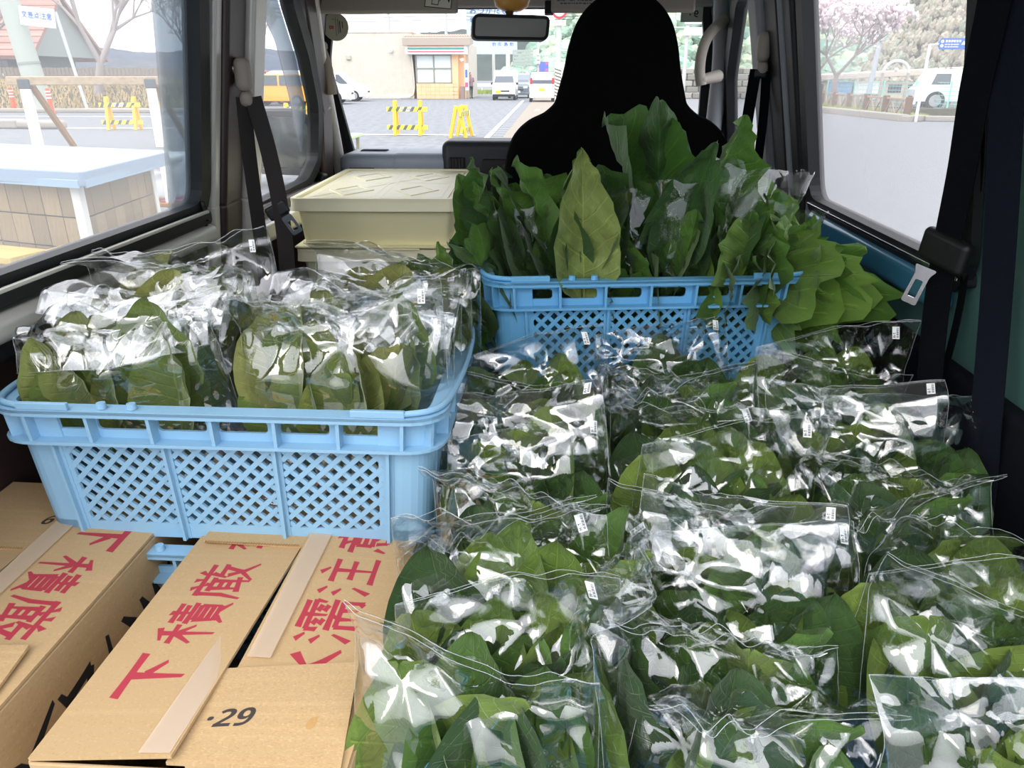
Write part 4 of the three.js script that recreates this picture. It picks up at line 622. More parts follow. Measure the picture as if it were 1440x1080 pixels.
{ const base = 0.99, fan = (n, sp, h, k = 0, s0 = 0.85) => Array.from({ length: n }, (_, i) => { const u = n > 1 ? i / (n - 1) * 2 - 1 : 0; return [u * 0.018, h + rr(-0.03, 0.03), rr(-0.03, 0.02), rr(-0.6, 0.6) + (i % 5 === 4 ? 2.6 : 0), rr(-0.12, 0.08), -u * sp + rr(-0.12, 0.12), s0 + rr(-0.04, 0.18), undefined, i + k]; });
  bunch('low spinach bunch at the left end of the far crate, beside the cream container', [-0.07, base, -1.225], 0.1, 0.3, fan(9, 0.35, 0.0, 0, 0.85), 0.2);
  bunch('spinach bunch wrapped in film, second from the left in the far crate', [-0.015, base, -1.24], -0.1, 0.18, fan(9, 0.2, 0.07, 2), 0.27);
  bunch('spinach bunch with upright rounded leaf tips standing left of the single pale leaf', [0.035, base, -1.25], 0.2, 0.12, fan(9, 0.3, 0.07, 4, 0.92), 0.22);
  const p = bunch('spinach bunch with one big pale crinkled leaf facing the camera', [0.07, base, -1.26], 0, -0.02, fan(6, 0.25, -0.01, 1, 0.8), 0.16);
  { const g = leafGeo(0.36, 0.105, { curl: 0.12, cup: 0.7, rum: 0.03, stem: 0.36, seed: 77, nu: 14, nv: 22, point: 0.8 }); const m = part('leaf', g, matLeafPale, p); m.position.set(-0.02, 0.0, 0.088); m.rotation.set(0.0, 0.15, 0.05); m.userData.label = 'large pale crinkled leaf'; }
  bunch('spinach bunch inside strongly creased film near the middle of the far crate', [0.125, base, -1.255], 0.0, -0.03, fan(8, 0.18, -0.02, 3, 0.85), 0.29, { r: 0.06 });
  bunch('tall dark spinach bunch whose curled leaves rise in front of the driver seat', [0.165, base + 0.045, -1.33], 0.1, -0.08, [[-0.03, 0.1, 0, 0.3, -0.1, 0.12, 1.05, 1, 0], [0, 0.09, 0.01, 2.8, 0.1, -0.1, 1.1, 3, 1], [0.03, 0.1, 0.0, 0.2, 0.1, -0.35, 1.05, 0, 2], [0.0, 0.06, 0.03, -0.4, 0.25, -0.25, 1.1, 3, 3], [0.04, 0.06, 0.03, 0.5, 0.2, -0.75, 1.05, 2, 4], [-0.04, 0.03, 0.02, 0.6, 0.1, 0.25, 1.0, 1, 5], [0.02, 0.02, 0.05, -0.2, 0.3, -0.05, 1.0, 3, 6], [0.05, 0.03, 0.0, 0.1, 0.3, -1.1, 0.95, 2, 0]], 0);
  bunch('thick spinach bunch in a clear sleeve just right of the creased film', [0.195, base, -1.26], 0.1, -0.02, fan(9, 0.2, 0.0, 5, 0.82), 0.31, { r: 0.08 });
  bunch('bright spinach bunch in a sleeve with one film corner sticking out to the right', [0.275, base, -1.28], 0, -0.1, fan(10, 0.22, 0.035, 6, 0.9), 0.33, { r: 0.1 });
  bunch('open bunch of broad spinach leaves spilling over the right end of the far crate', [0.325, base + 0.05, -1.3], 0, -0.2, [[-0.03, 0.02, 0.02, 0.2, 0.1, 0.2, 0.85, 0, 0], [0, 0.04, 0.03, -0.3, 0.2, 0.05, 0.85, 2, 1], [0.02, 0.02, 0.03, 0.1, 0.3, -0.12, 0.85, 2, 2], [-0.02, 0.05, -0.01, 0.5, 0.0, 0.1, 0.9, 0, 3], [0.03, 0.0, 0.04, 0.3, 0.4, -0.2, 0.8, 2, 4], [0.0, 0.0, 0.05, -0.4, 0.42, 0.1, 0.75, 0, 5], [0.03, 0.04, 0.0, -0.2, 0.1, -0.2, 0.85, 2, 6], [0.02, 0.0, 0.05, 0.4, 0.5, -0.1, 0.72, 2, 1], [-0.02, 0.0, 0.06, 0.0, 0.4, 0.15, 0.75, 2, 3], [0.05, 0.03, 0.02, 0.6, 0.3, -0.35, 0.8, 0, 0]], 0.22, { r: 0.08, set: wavy });
}
// ---------------------------------------------------------------- outside: ground and markings
struct('ground', new THREE.PlaneGeometry(420, 420, 1, 1).rotateX(-Math.PI / 2).translate(-10, 0, -120), (() => { const t = texAsphalt.clone(); t.repeat.set(140, 140); return M(0xffffff, { map: t, roughness: 0.95 }); })());
const flatTex = (rep) => { const t = texAsphalt.clone(); t.repeat.set(rep, rep); return t; };
struct('pavement', poly([[-1.35, 14], [0.6, 14], [1.3, 30], [1.2, 60], [-1.7, 60], [-1.62, 40]], 0.012).rotateX(-Math.PI / 2).translate(0, 0.012, 0).translate(0, 0, 0), M(0xa1978a, { map: texSpeck, roughness: 0.95 }));
{ const g = []; for (let i = 0; i < 40; i++) g.push(box(0.42, 0.02, 0.7, lerp(-1.5, -1.86, i / 39), 0.008, -19 - i * 0.86)); const t = thing('drain_gutter', 'grey slatted drain gutter running along the pale strip of paving', 'drain'); g.forEach((x) => part('grate', x, M(0x75787b, { roughness: 0.8 }), t)); }
const line = (n, pts, w) => { const g = []; for (let i = 0; i + 1 < pts.length; i++) g.push(beam([pts[i][0], 0.012, pts[i][1]], [pts[i + 1][0], 0.012, pts[i + 1][1]], w, 0.012, 0)); return struct(n, g, matPaint); };
line('road_marking', [[-1.78, -18], [-2.3, -50.6]], 0.13); line('road_marking', [[-8, -20.9], [-2.2, -20.75]], 0.12); line('road_marking', [[-30, -22.6], [-13, -22.9], [-9, -23.2]], 0.12); line('road_marking', [[-32, -29.5], [-14, -29.8]], 0.12);
struct('road_marking', [[-0.75, -27.5], [-0.45, -27.5], [-0.1, -27.5], [0.15, -27.4], [-1, -36], [-0.4, -36], [0.1, -36]].map(([x, z]) => box(0.2, 0.012, 0.9, x, 0.03, z)), matPaint);
struct('kerb', [rbox(3.2, 0.26, 0.5, -17.6, 0.13, -23, 0.06, [0, -0.1, 0]), rbox(1.5, 0.24, 0.48, -15.4, 0.12, -22.8, 0.1, [0, -0.1, 0])], matConcrete);
struct('kerb', [rbox(26, 0.16, 0.4, -28, 0.08, -33.2, 0.05), rbox(10, 0.14, 0.3, -16, 0.07, -34.2, 0.05)], matConcrete);
struct('road', poly([[1.6, 1.5], [12, 1.5], [12, 27.4], [11.2, 38], [10.5, 60], [3.2, 60]], 0.01).rotateX(-Math.PI / 2).translate(0, 0.006, 0), M(0x8c8e93, { map: texSpeck, roughness: 0.95 }));
struct('kerb', [beam([11.0, 0.12, -38], [11.75, 0.12, -28], 0.35, 0.24, 0.04), beam([11.7, 0.1, -27.9], [12.6, 0.1, -28.6], 0.35, 0.2, 0.04), beam([12.6, 0.09, -28.4], [20, 0.09, -27.3], 0.3, 0.18, 0.04)], matConcrete);

// hills and woods in the distance
function hill(name, x0, x1, z, h, depth, hex, seed, rough = 1) {
  const g = new THREE.PlaneGeometry(x1 - x0, depth, 90, 40); g.rotateX(-Math.PI / 2); g.translate((x0 + x1) / 2, 0, z - depth / 2);
  mapV(g, (x, y, zz) => { const t = clamp((z - zz) / depth * 1.5), e = smooth(x0, x0 + (x1 - x0) * 0.18, x) * smooth(x1, x1 - (x1 - x0) * 0.18, x); return [x, e * h * smooth(0, 1, t) * (0.8 + 0.5 * nz(x / (60 * rough) + seed, zz / 70, seed)) + e * t * 1.6 * nz(x / 6, zz / 6, seed) - 0.3, zz]; });
  return struct(name, g, M(hex, { roughness: 1, map: (() => { const q = texAsphalt.clone(); q.repeat.set(60, 30); return q; })() }));
}
const slopeFar = hill('hill', -12, 190, -92, 62, 120, 0x77907c, 3);
const slopeNear = hill('hill', 30, 190, -62, 26, 70, 0x9c9580, 8);
hill('hill', -330, -30, -330, 17, 120, 0x8fa3bd, 5); hill('hill', -330, -110, -240, 9, 120, 0x9ea9b6, 11); hill('hill', -90, 30, -260, 22, 100, 0x8b9c92, 14);  // far hills: the bluish paleness of distance haze is mixed into their colour
// crowns covering the hills: uncountable woodland
function blob(seed) { const g = new THREE.IcosahedronGeometry(1, 2), p = g.attributes.position; for (let i = 0; i < p.count; i++) { const v = V(p.getX(i), p.getY(i), p.getZ(i)), k = 1 + 0.35 * nz(v.x * 2.2 + seed, v.y * 2.2, v.z * 2.2) + 0.18 * nz(v.x * 6, v.y * 6 + seed, v.z * 6); p.setXYZ(i, v.x * k, v.y * k * 0.9, v.z * k); } g.computeVertexNormals(); return g; }
function woods(name, label, hillMesh, n, size, hues, x0, x1, zmax) {
  const g = hillMesh.geometry, p = g.attributes.position, m = new THREE.InstancedMesh(blob(n), M(0xffffff, { roughness: 1 }), n), c = new THREE.Color(), d = new THREE.Object3D(); let k = 0, guard = 0;
  while (k < n && guard++ < n * 60) { const i = Math.floor(rnd() * p.count), x = p.getX(i), y = p.getY(i), z = p.getZ(i); if (x < x0 || x > x1 || z < zmax || y < 0.4) continue; const s = size * rr(0.6, 1.5); d.position.set(x + rr(-1.5, 1.5), y + s * 0.3, z + rr(-1.5, 1.5)); d.scale.set(s, s * (size < 0.5 ? rr(1.4, 2.6) : rr(0.7, 1.3)), s); d.rotation.set(rr(-0.2, 0.2), rr(0, 6), 0); d.updateMatrix(); m.setMatrixAt(k, d.matrix); c.set(hues[Math.floor(rnd() * hues.length)]); const q = rr(0.8, 1.15); c.multiplyScalar(q); m.setColorAt(k, c); k++; }
  m.count = k; m.name = numbered(name); m.userData = { kind: 'stuff', label, category: 'woods' }; m.castShadow = m.receiveShadow = true; scene.add(m);
}
woods('woods', 'dense green woodland covering the hillside beyond the road', slopeFar, 9000, 1.1, ['#86a08e', '#93a894', '#7a9686', '#9dae9c', '#a2b094'], -10, 170, -175);
woods('woods', 'bare brownish woodland on the low slope behind the right-hand buildings', slopeNear, 15000, 0.34, ['#a59e8d', '#9c9a88', '#aaa392', '#979c89', '#a8a090'], 34, 170, -120);

const stoneMats = [0x8f8d86, 0x9d9a92, 0x827f78].map((c) => M(c, { roughness: 1 }));
// bare trees
function branches(g, p, dir, len, r, depth, tips, spread) {
  const e = p.clone().addScaledVector(dir, len); g.push(rod(p.toArray(), e.toArray(), r, r * 0.66, depth > 2 ? 8 : 4)); if (depth <= 0) { tips.push(e); return; }
  const n = depth > 2 ? 3 : 3; for (let i = 0; i < n; i++) { const d = dir.clone().add(V(rr(-1, 1), rr(-0.25, 0.75), rr(-1, 1)).multiplyScalar(spread)).normalize(); branches(g, e, d, len * rr(0.62, 0.82), r * 0.62, depth - 1, tips, spread); }
  if (depth < 5) tips.push(e);
}
function bareTree(label, pos, h, r, depth, mat, o = {}) {
  const t = thing('bare_tree', label, 'tree', pos, 0, o.group), g = [], tips = [], top = V(o.lean || 0, h * 0.2, 0); part('trunk', [rod([0, -0.1, 0], top.toArray(), r, r * 0.75, 12)], mat, t);
  for (let i = 0; i < 3; i++) branches(g, top, V(rr(-0.8, 0.8), 1, rr(-0.8, 0.8)).normalize(), h * 0.17, r * 0.55, depth, tips, o.spread || 0.6);
  part('branches', g, mat, t); return [t, tips];
}
const treeMat = M(0x9c938f, { roughness: 1 });
bareTree('large bare tree standing behind the blue and white street sign', [-22.6, 0, -38], 10, 0.24, 6, treeMat, { lean: 0.6 });
bareTree('bare tree with wide twiggy crown at the left edge of the car park', [-33, 0, -42], 9, 0.22, 6, treeMat);
bareTree('bare tree whose branches hang over the yellow barrier beside the grass bank', [-19.5, 0, -42], 8, 0.16, 6, treeMat, { spread: 0.75 });
bareTree('thin bare tree seen through the left front window behind the yellow car', [-22, 0, -58], 9, 0.18, 6, treeMat, { spread: 0.6 });
bareTree('small bare tree in front of the long low roof beyond the green mesh fence', [20.2, 0, -43], 3.4, 0.06, 4, M(0x6f655e, { roughness: 1 }), { spread: 0.75 });
for (const [label, pos, h] of [['blossoming cherry tree nearest the rear right window, dotted with pale pink flowers', [13.9, 0, -42], 7.2], ['second blossoming cherry tree standing behind the wooden guardrail', [15.3, 0, -50], 7.6]]) {
  const [t, tips] = bareTree(label, pos, h, 0.16, 5, M(0x8d7f79, { roughness: 1 }), { spread: 0.8 }); t.name = numbered('cherry_tree');
  const m = new THREE.InstancedMesh(new THREE.IcosahedronGeometry(0.07, 0), M(0xf0dde2, { roughness: 0.9 }), tips.length * 2), d = new THREE.Object3D(); tips.forEach((p, i) => { for (const k of [0, 1]) { d.position.set(p.x + rr(-0.2, 0.2), p.y + rr(-0.2, 0.2), p.z + rr(-0.2, 0.2)); d.scale.setScalar(rr(0.6, 1.5)); d.updateMatrix(); m.setMatrixAt(i * 2 + k, d.matrix); } }); m.name = 'blossom'; m.userData.kind = 'stuff'; m.castShadow = m.receiveShadow = true; t.add(m);
}

// ---------------------------------------------------------------- vehicles
// profile: side outline from the front (z = 0, towards +z = rear); built nose towards -z
function car(label, cat, pos, turn, o) {
  const { L, W, paint, prof, glass, wheels = [0.17, 0.82], r = 0.27 } = o, t = thing(o.name || 'car', label, cat, pos, turn);
  const P = prof.map(([u, y]) => [u * L - L / 2, y]); // x along length
  const body = poly(P, W - 0.1, [], 0.05).translate(0, 0, -(W - 0.1) / 2).rotateY(-Math.PI / 2); // length to -z..z
  mapV(body, (x, y, z) => [x * (1 - 0.13 * smooth(0.85, 1.7, y)), y, z]); part('body', body, paint, t);
  const S = (a) => a.map(([u, y]) => [u * L - L / 2, y]);
  for (const s of [-1, 1]) for (const q of glass.side) { const g = poly(S(q), 0.012).translate(0, 0, -0.006).rotateY(-Math.PI / 2).translate(s * W / 2, 0, 0); mapV(g, (x, y, z) => [x - s * W / 2 * 0.13 * smooth(0.85, 1.7, y) + s * 0.004, y, z]); part('side_window', g, matCarGlass, t); }
  const across = (n, a, b, wa, wb, mat, lift = 0.006) => { const A = [a[0] * L - L / 2, a[1]], B = [b[0] * L - L / 2, b[1]], dx = B[0] - A[0], dy = B[1] - A[1], l = Math.hypot(dx, dy), nx = (o.flipN || 1) * -dy / l * 1, ny = dx / l; const sgn = (A[0] + B[0]) < 0 ? -1 : 1; const ox = Math.abs(nx) * sgn * (0.055), oy = Math.abs(ny) * 0.055;
    const g = new THREE.BufferGeometry(), q = [[-wa / 2, A[1] + oy, A[0] + ox], [wa / 2, A[1] + oy, A[0] + ox], [wb / 2, B[1] + oy, B[0] + ox], [-wb / 2, B[1] + oy, B[0] + ox]]; const th = 0.01, q2 = q.map((p) => [p[0], p[1] - Math.abs(ny) * th, p[2] - sgn * th * Math.abs(nx)]); const pos = [...q, ...q2].flat(); g.setAttribute('position', new THREE.Float32BufferAttribute(pos, 3)); g.setIndex([0, 1, 2, 0, 2, 3, 4, 6, 5, 4, 7, 6, 0, 4, 1, 1, 4, 5, 1, 5, 2, 2, 5, 6, 2, 6, 3, 3, 6, 7, 3, 7, 0, 0, 7, 4]); const n2 = g.toNonIndexed(); n2.computeVertexNormals(); part(n, n2, mat, t); };
  across('windscreen', glass.front[0], glass.front[1], W * 0.86, W * 0.76, matCarGlass); across('rear_window', glass.rear[0], glass.rear[1], W * 0.82, W * 0.74, matCarGlass);
  for (const u of wheels) for (const s of [-1, 1]) { const w = part('wheel', cyl(r, r, 0.16, s * (W / 2 - 0.07), r, u * L - L / 2, [0, 0, Math.PI / 2], 28), matTyre, t); part('alloy', [cyl(r * 0.66, r * 0.62, 0.02, s * (W / 2 + 0.012), r, u * L - L / 2, [0, 0, Math.PI / 2], 24), ...[0, 1, 2, 3, 4].map((k) => rbox(0.02, r * 1.2, 0.045, s * (W / 2 + 0.022), r, u * L - L / 2, 0.006, [k * Math.PI / 5, 0, 0]))], matAlloy, w); }
  const zf = -L / 2 - 0.05, zr = L / 2 + 0.05;
  for (const s of [-1, 1]) { part('headlight', rbox(W * 0.2, 0.15, 0.06, s * W * 0.34, o.hl || 0.72, zf + 0.02, 0.03), M(0xdfe6ea, { roughness: 0.2 }), t); part('tail_light', rbox(0.13, o.tall || 0.3, 0.05, s * (W / 2 - 0.09), o.tl || 0.95, zr - 0.005, 0.02), matLampRed, t); part('door_mirror', rbox(0.12, 0.14, 0.09, s * (W / 2 + 0.08), 1.0, -L / 2 + L * 0.22, 0.03), o.mirror || paint, t); }
  part('front_grille', [rbox(W * 0.5, 0.1, 0.03, 0, 0.55, zf + 0.012, 0.01), rbox(W * 0.7, 0.1, 0.03, 0, 0.33, zf + 0.012, 0.01)], matTyre, t);
  part('number_plate', [rbox(0.34, 0.17, 0.02, o.px || 0, o.py || 0.42, zf - 0.004, 0.004)], o.plate || matWhite, t); part('number_plate', [rbox(0.34, 0.17, 0.02, 0, o.ry || 0.62, zr + 0.004, 0.004)], o.plate || matWhite, t);
  part('bumper', [rbox(W * 0.98, 0.18, 0.14, 0, 0.33, zr - 0.03, 0.04), rbox(W * 0.98, 0.16, 0.12, 0, 0.3, zf + 0.04, 0.04)], o.bumper || paint, t); return t;
}
const boxProf = [[0, 0.3], [0, 0.75], [0.03, 0.9], [0.12, 1.0], [0.27, 1.5], [0.34, 1.58], [0.9, 1.58], [0.97, 1.5], [1, 0.95], [1, 0.3]];
const boxGlass = { front: [[0.13, 1.03], [0.25, 1.42]], rear: [[0.997, 1.02], [0.972, 1.44]], side: [[[0.22, 1.0], [0.54, 1.0], [0.54, 1.48], [0.32, 1.48]], [[0.57, 1.0], [0.93, 1.0], [0.92, 1.48], [0.57, 1.48]]] };
const miniProf = [[0, 0.3], [0.0, 0.72], [0.03, 0.88], [0.18, 1.02], [0.34, 1.6], [0.42, 1.68], [0.9, 1.68], [0.97, 1.58], [1, 1.0], [1, 0.3]];
const miniGlass = { front: [[0.2, 1.06], [0.33, 1.5]], rear: [[0.998, 1.06], [0.973, 1.5]], side: [[[0.24, 1.02], [0.4, 1.02], [0.4, 1.55], [0.36, 1.55]], [[0.43, 1.02], [0.64, 1.02], [0.64, 1.55], [0.43, 1.55]], [[0.67, 1.02], [0.94, 1.02], [0.93, 1.55], [0.67, 1.55]]] };
car('yellow compact car parked broadside, seen through the left front window', 'car', [-14.6, 0, -41.6], Math.PI / 2 - 0.06, { L: 3.5, W: 1.5, paint: matCarYellow, prof: boxProf.map(([u, y]) => [1 - u, y * 0.95]).reverse().map(([u, y]) => [1 - u, y]).reverse(), glass: boxGlass });
car('white minivan parked nearest the store wall, nose towards the right', 'car', [-13.9, 0, -44.4], -Math.PI / 2 + 0.12, { L: 4.5, W: 1.7, paint: matCarWhite, prof: miniProf, glass: miniGlass, r: 0.33, bumper: matCarWhite });
car('white van parked behind the white minivan beside the store wall', 'car', [-14.2, 0, -49.6], -Math.PI / 2 + 0.1, { L: 4.5, W: 1.7, paint: matCarWhite, prof: miniProf, glass: miniGlass, r: 0.32, bumper: matCarWhite });
car('dark red van with a white roof parked behind the yellow car', 'car', [-16.4, 0, -47.5], -Math.PI / 2, { L: 3.6, W: 1.6, paint: matCarRed, prof: miniProf, glass: miniGlass, r: 0.3 });
{ // kei box truck, nose towards us
  const t = car('small white box truck facing us with a yellow plate, beside the big sign', 'truck', [-3.6, 0, -53.4], Math.PI, { name: 'truck', L: 3.3, W: 1.48, paint: matCarWhite, prof: [[0, 0.3], [0.0, 0.9], [0.06, 1.0], [0.16, 1.5], [0.22, 1.56], [0.38, 1.56], [0.4, 0.6], [1, 0.6], [1, 0.3]], glass: { front: [[0.065, 1.02], [0.145, 1.42]], rear: [[0.4, 1.0], [0.4, 1.1]], side: [[[0.15, 1.0], [0.33, 1.0], [0.33, 1.45], [0.21, 1.45]]] }, r: 0.26, hl: 0.66, px: 0.36, py: 0.5, plate: matPlateYellow, mirror: matTyre, bumper: matTyre });
  part('cargo_box', [rbox(1.46, 1.15, 1.95, 0, 1.18, 0.66, 0.03), rbox(1.44, 0.05, 1.93, 0, 1.77, 0.66, 0.02)], matWhite, t); }
car('white compact wagon driving away with red tail lights and a yellow plate', 'car', [-1.1, 0, -49.4], 0.02, { L: 3.3, W: 1.46, paint: PH(0xe6dcdc, { roughness: 0.35, clearcoat: 0.7 }), prof: boxProf.map(([u, y]) => [u, y * 1.02]), glass: boxGlass, plate: matPlateYellow, tall: 0.34, tl: 1.18, ry: 0.7 });
car('dark grey car parked half hidden behind the white box truck', 'car', [-2.75, 0, -58.4], Math.PI - 0.1, { L: 3.8, W: 1.55, paint: matCarGrey, prof: boxProf, glass: boxGlass });
car('silver white van beyond the striped pole beside the driver seat', 'car', [0.5, 0, -69.2], Math.PI, { L: 3.6, W: 1.6, paint: matCarWhite, prof: miniProf, glass: miniGlass });
{ // parked vehicles behind the fence on the far left
  car('pale car parked behind the dark palisade fence at the far left', 'car', [-39, 0, -56], -1.7, { L: 4, W: 1.7, paint: matCarWhite, prof: boxProf, glass: boxGlass });
  car('dark car parked behind the dark palisade fence beside the leaning pole', 'car', [-34, 0, -56], -1.7, { L: 4, W: 1.7, paint: matCarGrey, prof: boxProf, glass: boxGlass });
  const tt = car('white and green tank truck standing behind the green mesh fence', 'truck', [19.2, 0, -38.4], 1.35, { name: 'truck', L: 5.5, W: 2, paint: matCarWhite, prof: [[0, 0.4], [0, 0.85], [0.03, 1.0], [0.09, 1.62], [0.13, 1.68], [0.3, 1.68], [0.32, 0.7], [1, 0.7], [1, 0.4]], glass: { front: [[0.035, 1.04], [0.08, 1.5]], rear: [[0.32, 1.0], [0.32, 1.1]], side: [[[0.1, 1.1], [0.24, 1.1], [0.24, 1.55], [0.13, 1.55]]] }, r: 0.4, wheels: [0.15, 0.8] });
  part('tank_shell', xf(new THREE.CapsuleGeometry(0.72, 2.1, 8, 24), [0, 1.42, 0.9], [Math.PI / 2, 0, 0]), matWhite, tt); part('tank_cradle', rbox(1.5, 0.3, 3, 0, 0.9, 0.9, 0.1), M(0x86c9a9), tt);
}

// ---------------------------------------------------------------- the roadside store
{ const t = thing('store', 'cream roadside store with orange-tiled bay, four-pane window and striped fascia', 'building', [-10.7, 0, -55]); t.scale.x = 1.05;
  const cream = M(0xeee8da, { roughness: 0.9, map: texSpeck }), peach = M(0xeebf92, { roughness: 0.85 });
  part('wall', [rbox(5.4, 4.15, 6, -2.05, 2.07, -3.0, 0.02)], cream, t); part('wall', [rbox(3.6, 3.5, 5.5, 2.4, 1.75, -3.6, 0.02)], cream, t);
  const seams = []; for (let i = 0; i < 6; i++) seams.push(box(0.02, 4.1, 0.012, -4.6 + i * 0.9, 2.05, 0.004)); part('panel_joint', seams, M(0xd3ccba), t);
  part('parapet', [rbox(5.5, 0.08, 6.1, -2.05, 4.18, -3, 0.02)], M(0xd8d2c4), t); part('plinth', [rbox(5.45, 0.22, 0.1, -2.05, 0.11, 0.02, 0.02)], M(0xc9c4b8), t);
  part('downpipe', [tube([[0.55, 3.7, 0.12], [0.55, 3.4, 0.12], [0.62, 2.8, 0.1], [0.62, 0.3, 0.1], [0.3, 0.12, 0.25]], 0.045, 8), rod([0.45, 0.1, 0.3], [-0.2, 0.08, 0.35], 0.05)], M(0xdad4c8), t);
  part('wall_vent', rbox(0.3, 0.3, 0.2, -3.5, 2.62, 0.05, 0.05), M(0xb5b0a5), t); part('wall_vent', [cyl(0.13, 0.13, 0.16, -0.72, 3.05, 0.08, [Math.PI / 2, 0, 0], 20), xf(new THREE.SphereGeometry(0.13, 16, 8), [-0.72, 3.1, 0.14])], matWhite, t);
  // bay: tiles of the facing, window, canopy
  part('bay_wall', [rbox(0.42, 2.95, 0.5, 3.42, 1.47, 0.06, 0.02), rbox(2.7, 1.0, 0.5, 2.24, 0.5, 0.06, 0.02), rbox(0.5, 2.95, 2.5, 3.75, 1.47, -1.4, 0.02)], peach, t);
  for (let r = 0; r < 4; r++) for (let c = 0; c < 9; c++) part('wall_tile', box(0.285, 0.225, 0.02, 1.06 + c * 0.3 - (0), 0.13 + r * 0.245, 0.32), M(0xeebf92, { roughness: 0.7, color: new THREE.Color(0xeebf92).multiplyScalar(0.94 + 0.1 * rnd()) }), t);
  const w = part('window_frame', [rbox(2.36, 0.09, 0.12, 2.06, 1.02, 0.28, 0.01), rbox(2.36, 0.24, 0.12, 2.06, 2.84, 0.28, 0.01), ...[0.92, 2.06, 3.2].map((x) => rbox(0.07, 1.9, 0.12, x, 1.95, 0.28, 0.01)), rbox(2.36, 0.06, 0.12, 2.06, 1.93, 0.29, 0.01)], M(0x8e897c, { roughness: 0.5 }), t);
  for (const x of [1.49, 2.63]) for (const y of [1.48, 2.33]) part('pane', rbox(1.06, y < 2 ? 0.84 : 0.76, 0.02, x, y, 0.25, 0.004), M(0xd3dfdf, { roughness: 0.15 }), w);
  const fr = []; for (let i = 0; i < 22; i++) fr.push(box(0.05, 0.06, 0.012, 1.0 + i * 0.097, 1.14, 0.268)); part('window_fringe', fr, matWhite, w);
  part('fascia', [rbox(3.9, 0.66, 0.9, 2.3, 3.12, 0.3, 0.03)], matWhite, t);
  part('stripe', rbox(3.6, 0.13, 0.02, 2.3, 3.33, 0.76, 0.004), M(0xf08a58), t); part('stripe', rbox(3.6, 0.12, 0.02, 2.3, 3.14, 0.76, 0.004), M(0x3d9a8a), t); part('stripe', rbox(3.6, 0.07, 0.02, 2.3, 2.95, 0.76, 0.004), M(0xc0526c), t);
  part('canopy_roof', [mapV(rbox(4.3, 0.5, 2.0, 2.35, 3.72, -0.1, 0.04), (x, y, z) => [x, y - 0.16 * smooth(-0.5, 0.9, z), z])], M(0xa89c90, { roughness: 0.8 }), t);
  for (let i = 0; i < 26; i++) part('roof_tile', cyl(0.06, 0.06, 1.5, 0.3 + i * 0.163, 3.94, -0.1, [Math.PI / 2 + 0.12, 0, 0], 6), M(0xb59a8b, { roughness: 0.8 }), t);
  part('floodlight', [rod([3.75, 2.5, 0.3], [3.85, 2.4, 0.5], 0.03), rbox(0.22, 0.16, 0.14, 3.92, 2.45, 0.55, 0.03, [0.3, 0.5, 0.3])], matWhite, t);
  part('banner', [rbox(0.26, 1.7, 0.02, 4.15, 1.4, 0.2, 0.004)], M(0xece6ea), t); part('banner_print', [rbox(0.16, 0.5, 0.024, 4.15, 1.6, 0.2, 0.004)], M(0x4a6fb4), t); part('banner_print', [rbox(0.2, 0.3, 0.024, 4.15, 0.9, 0.2, 0.004)], M(0xc2467a), t);
  part('bin', [cyl(0.16, 0.16, 0.8, 3.9, 0.4, 0.3, [0, 0, 0], 16)], M(0x8c7b72), t); }
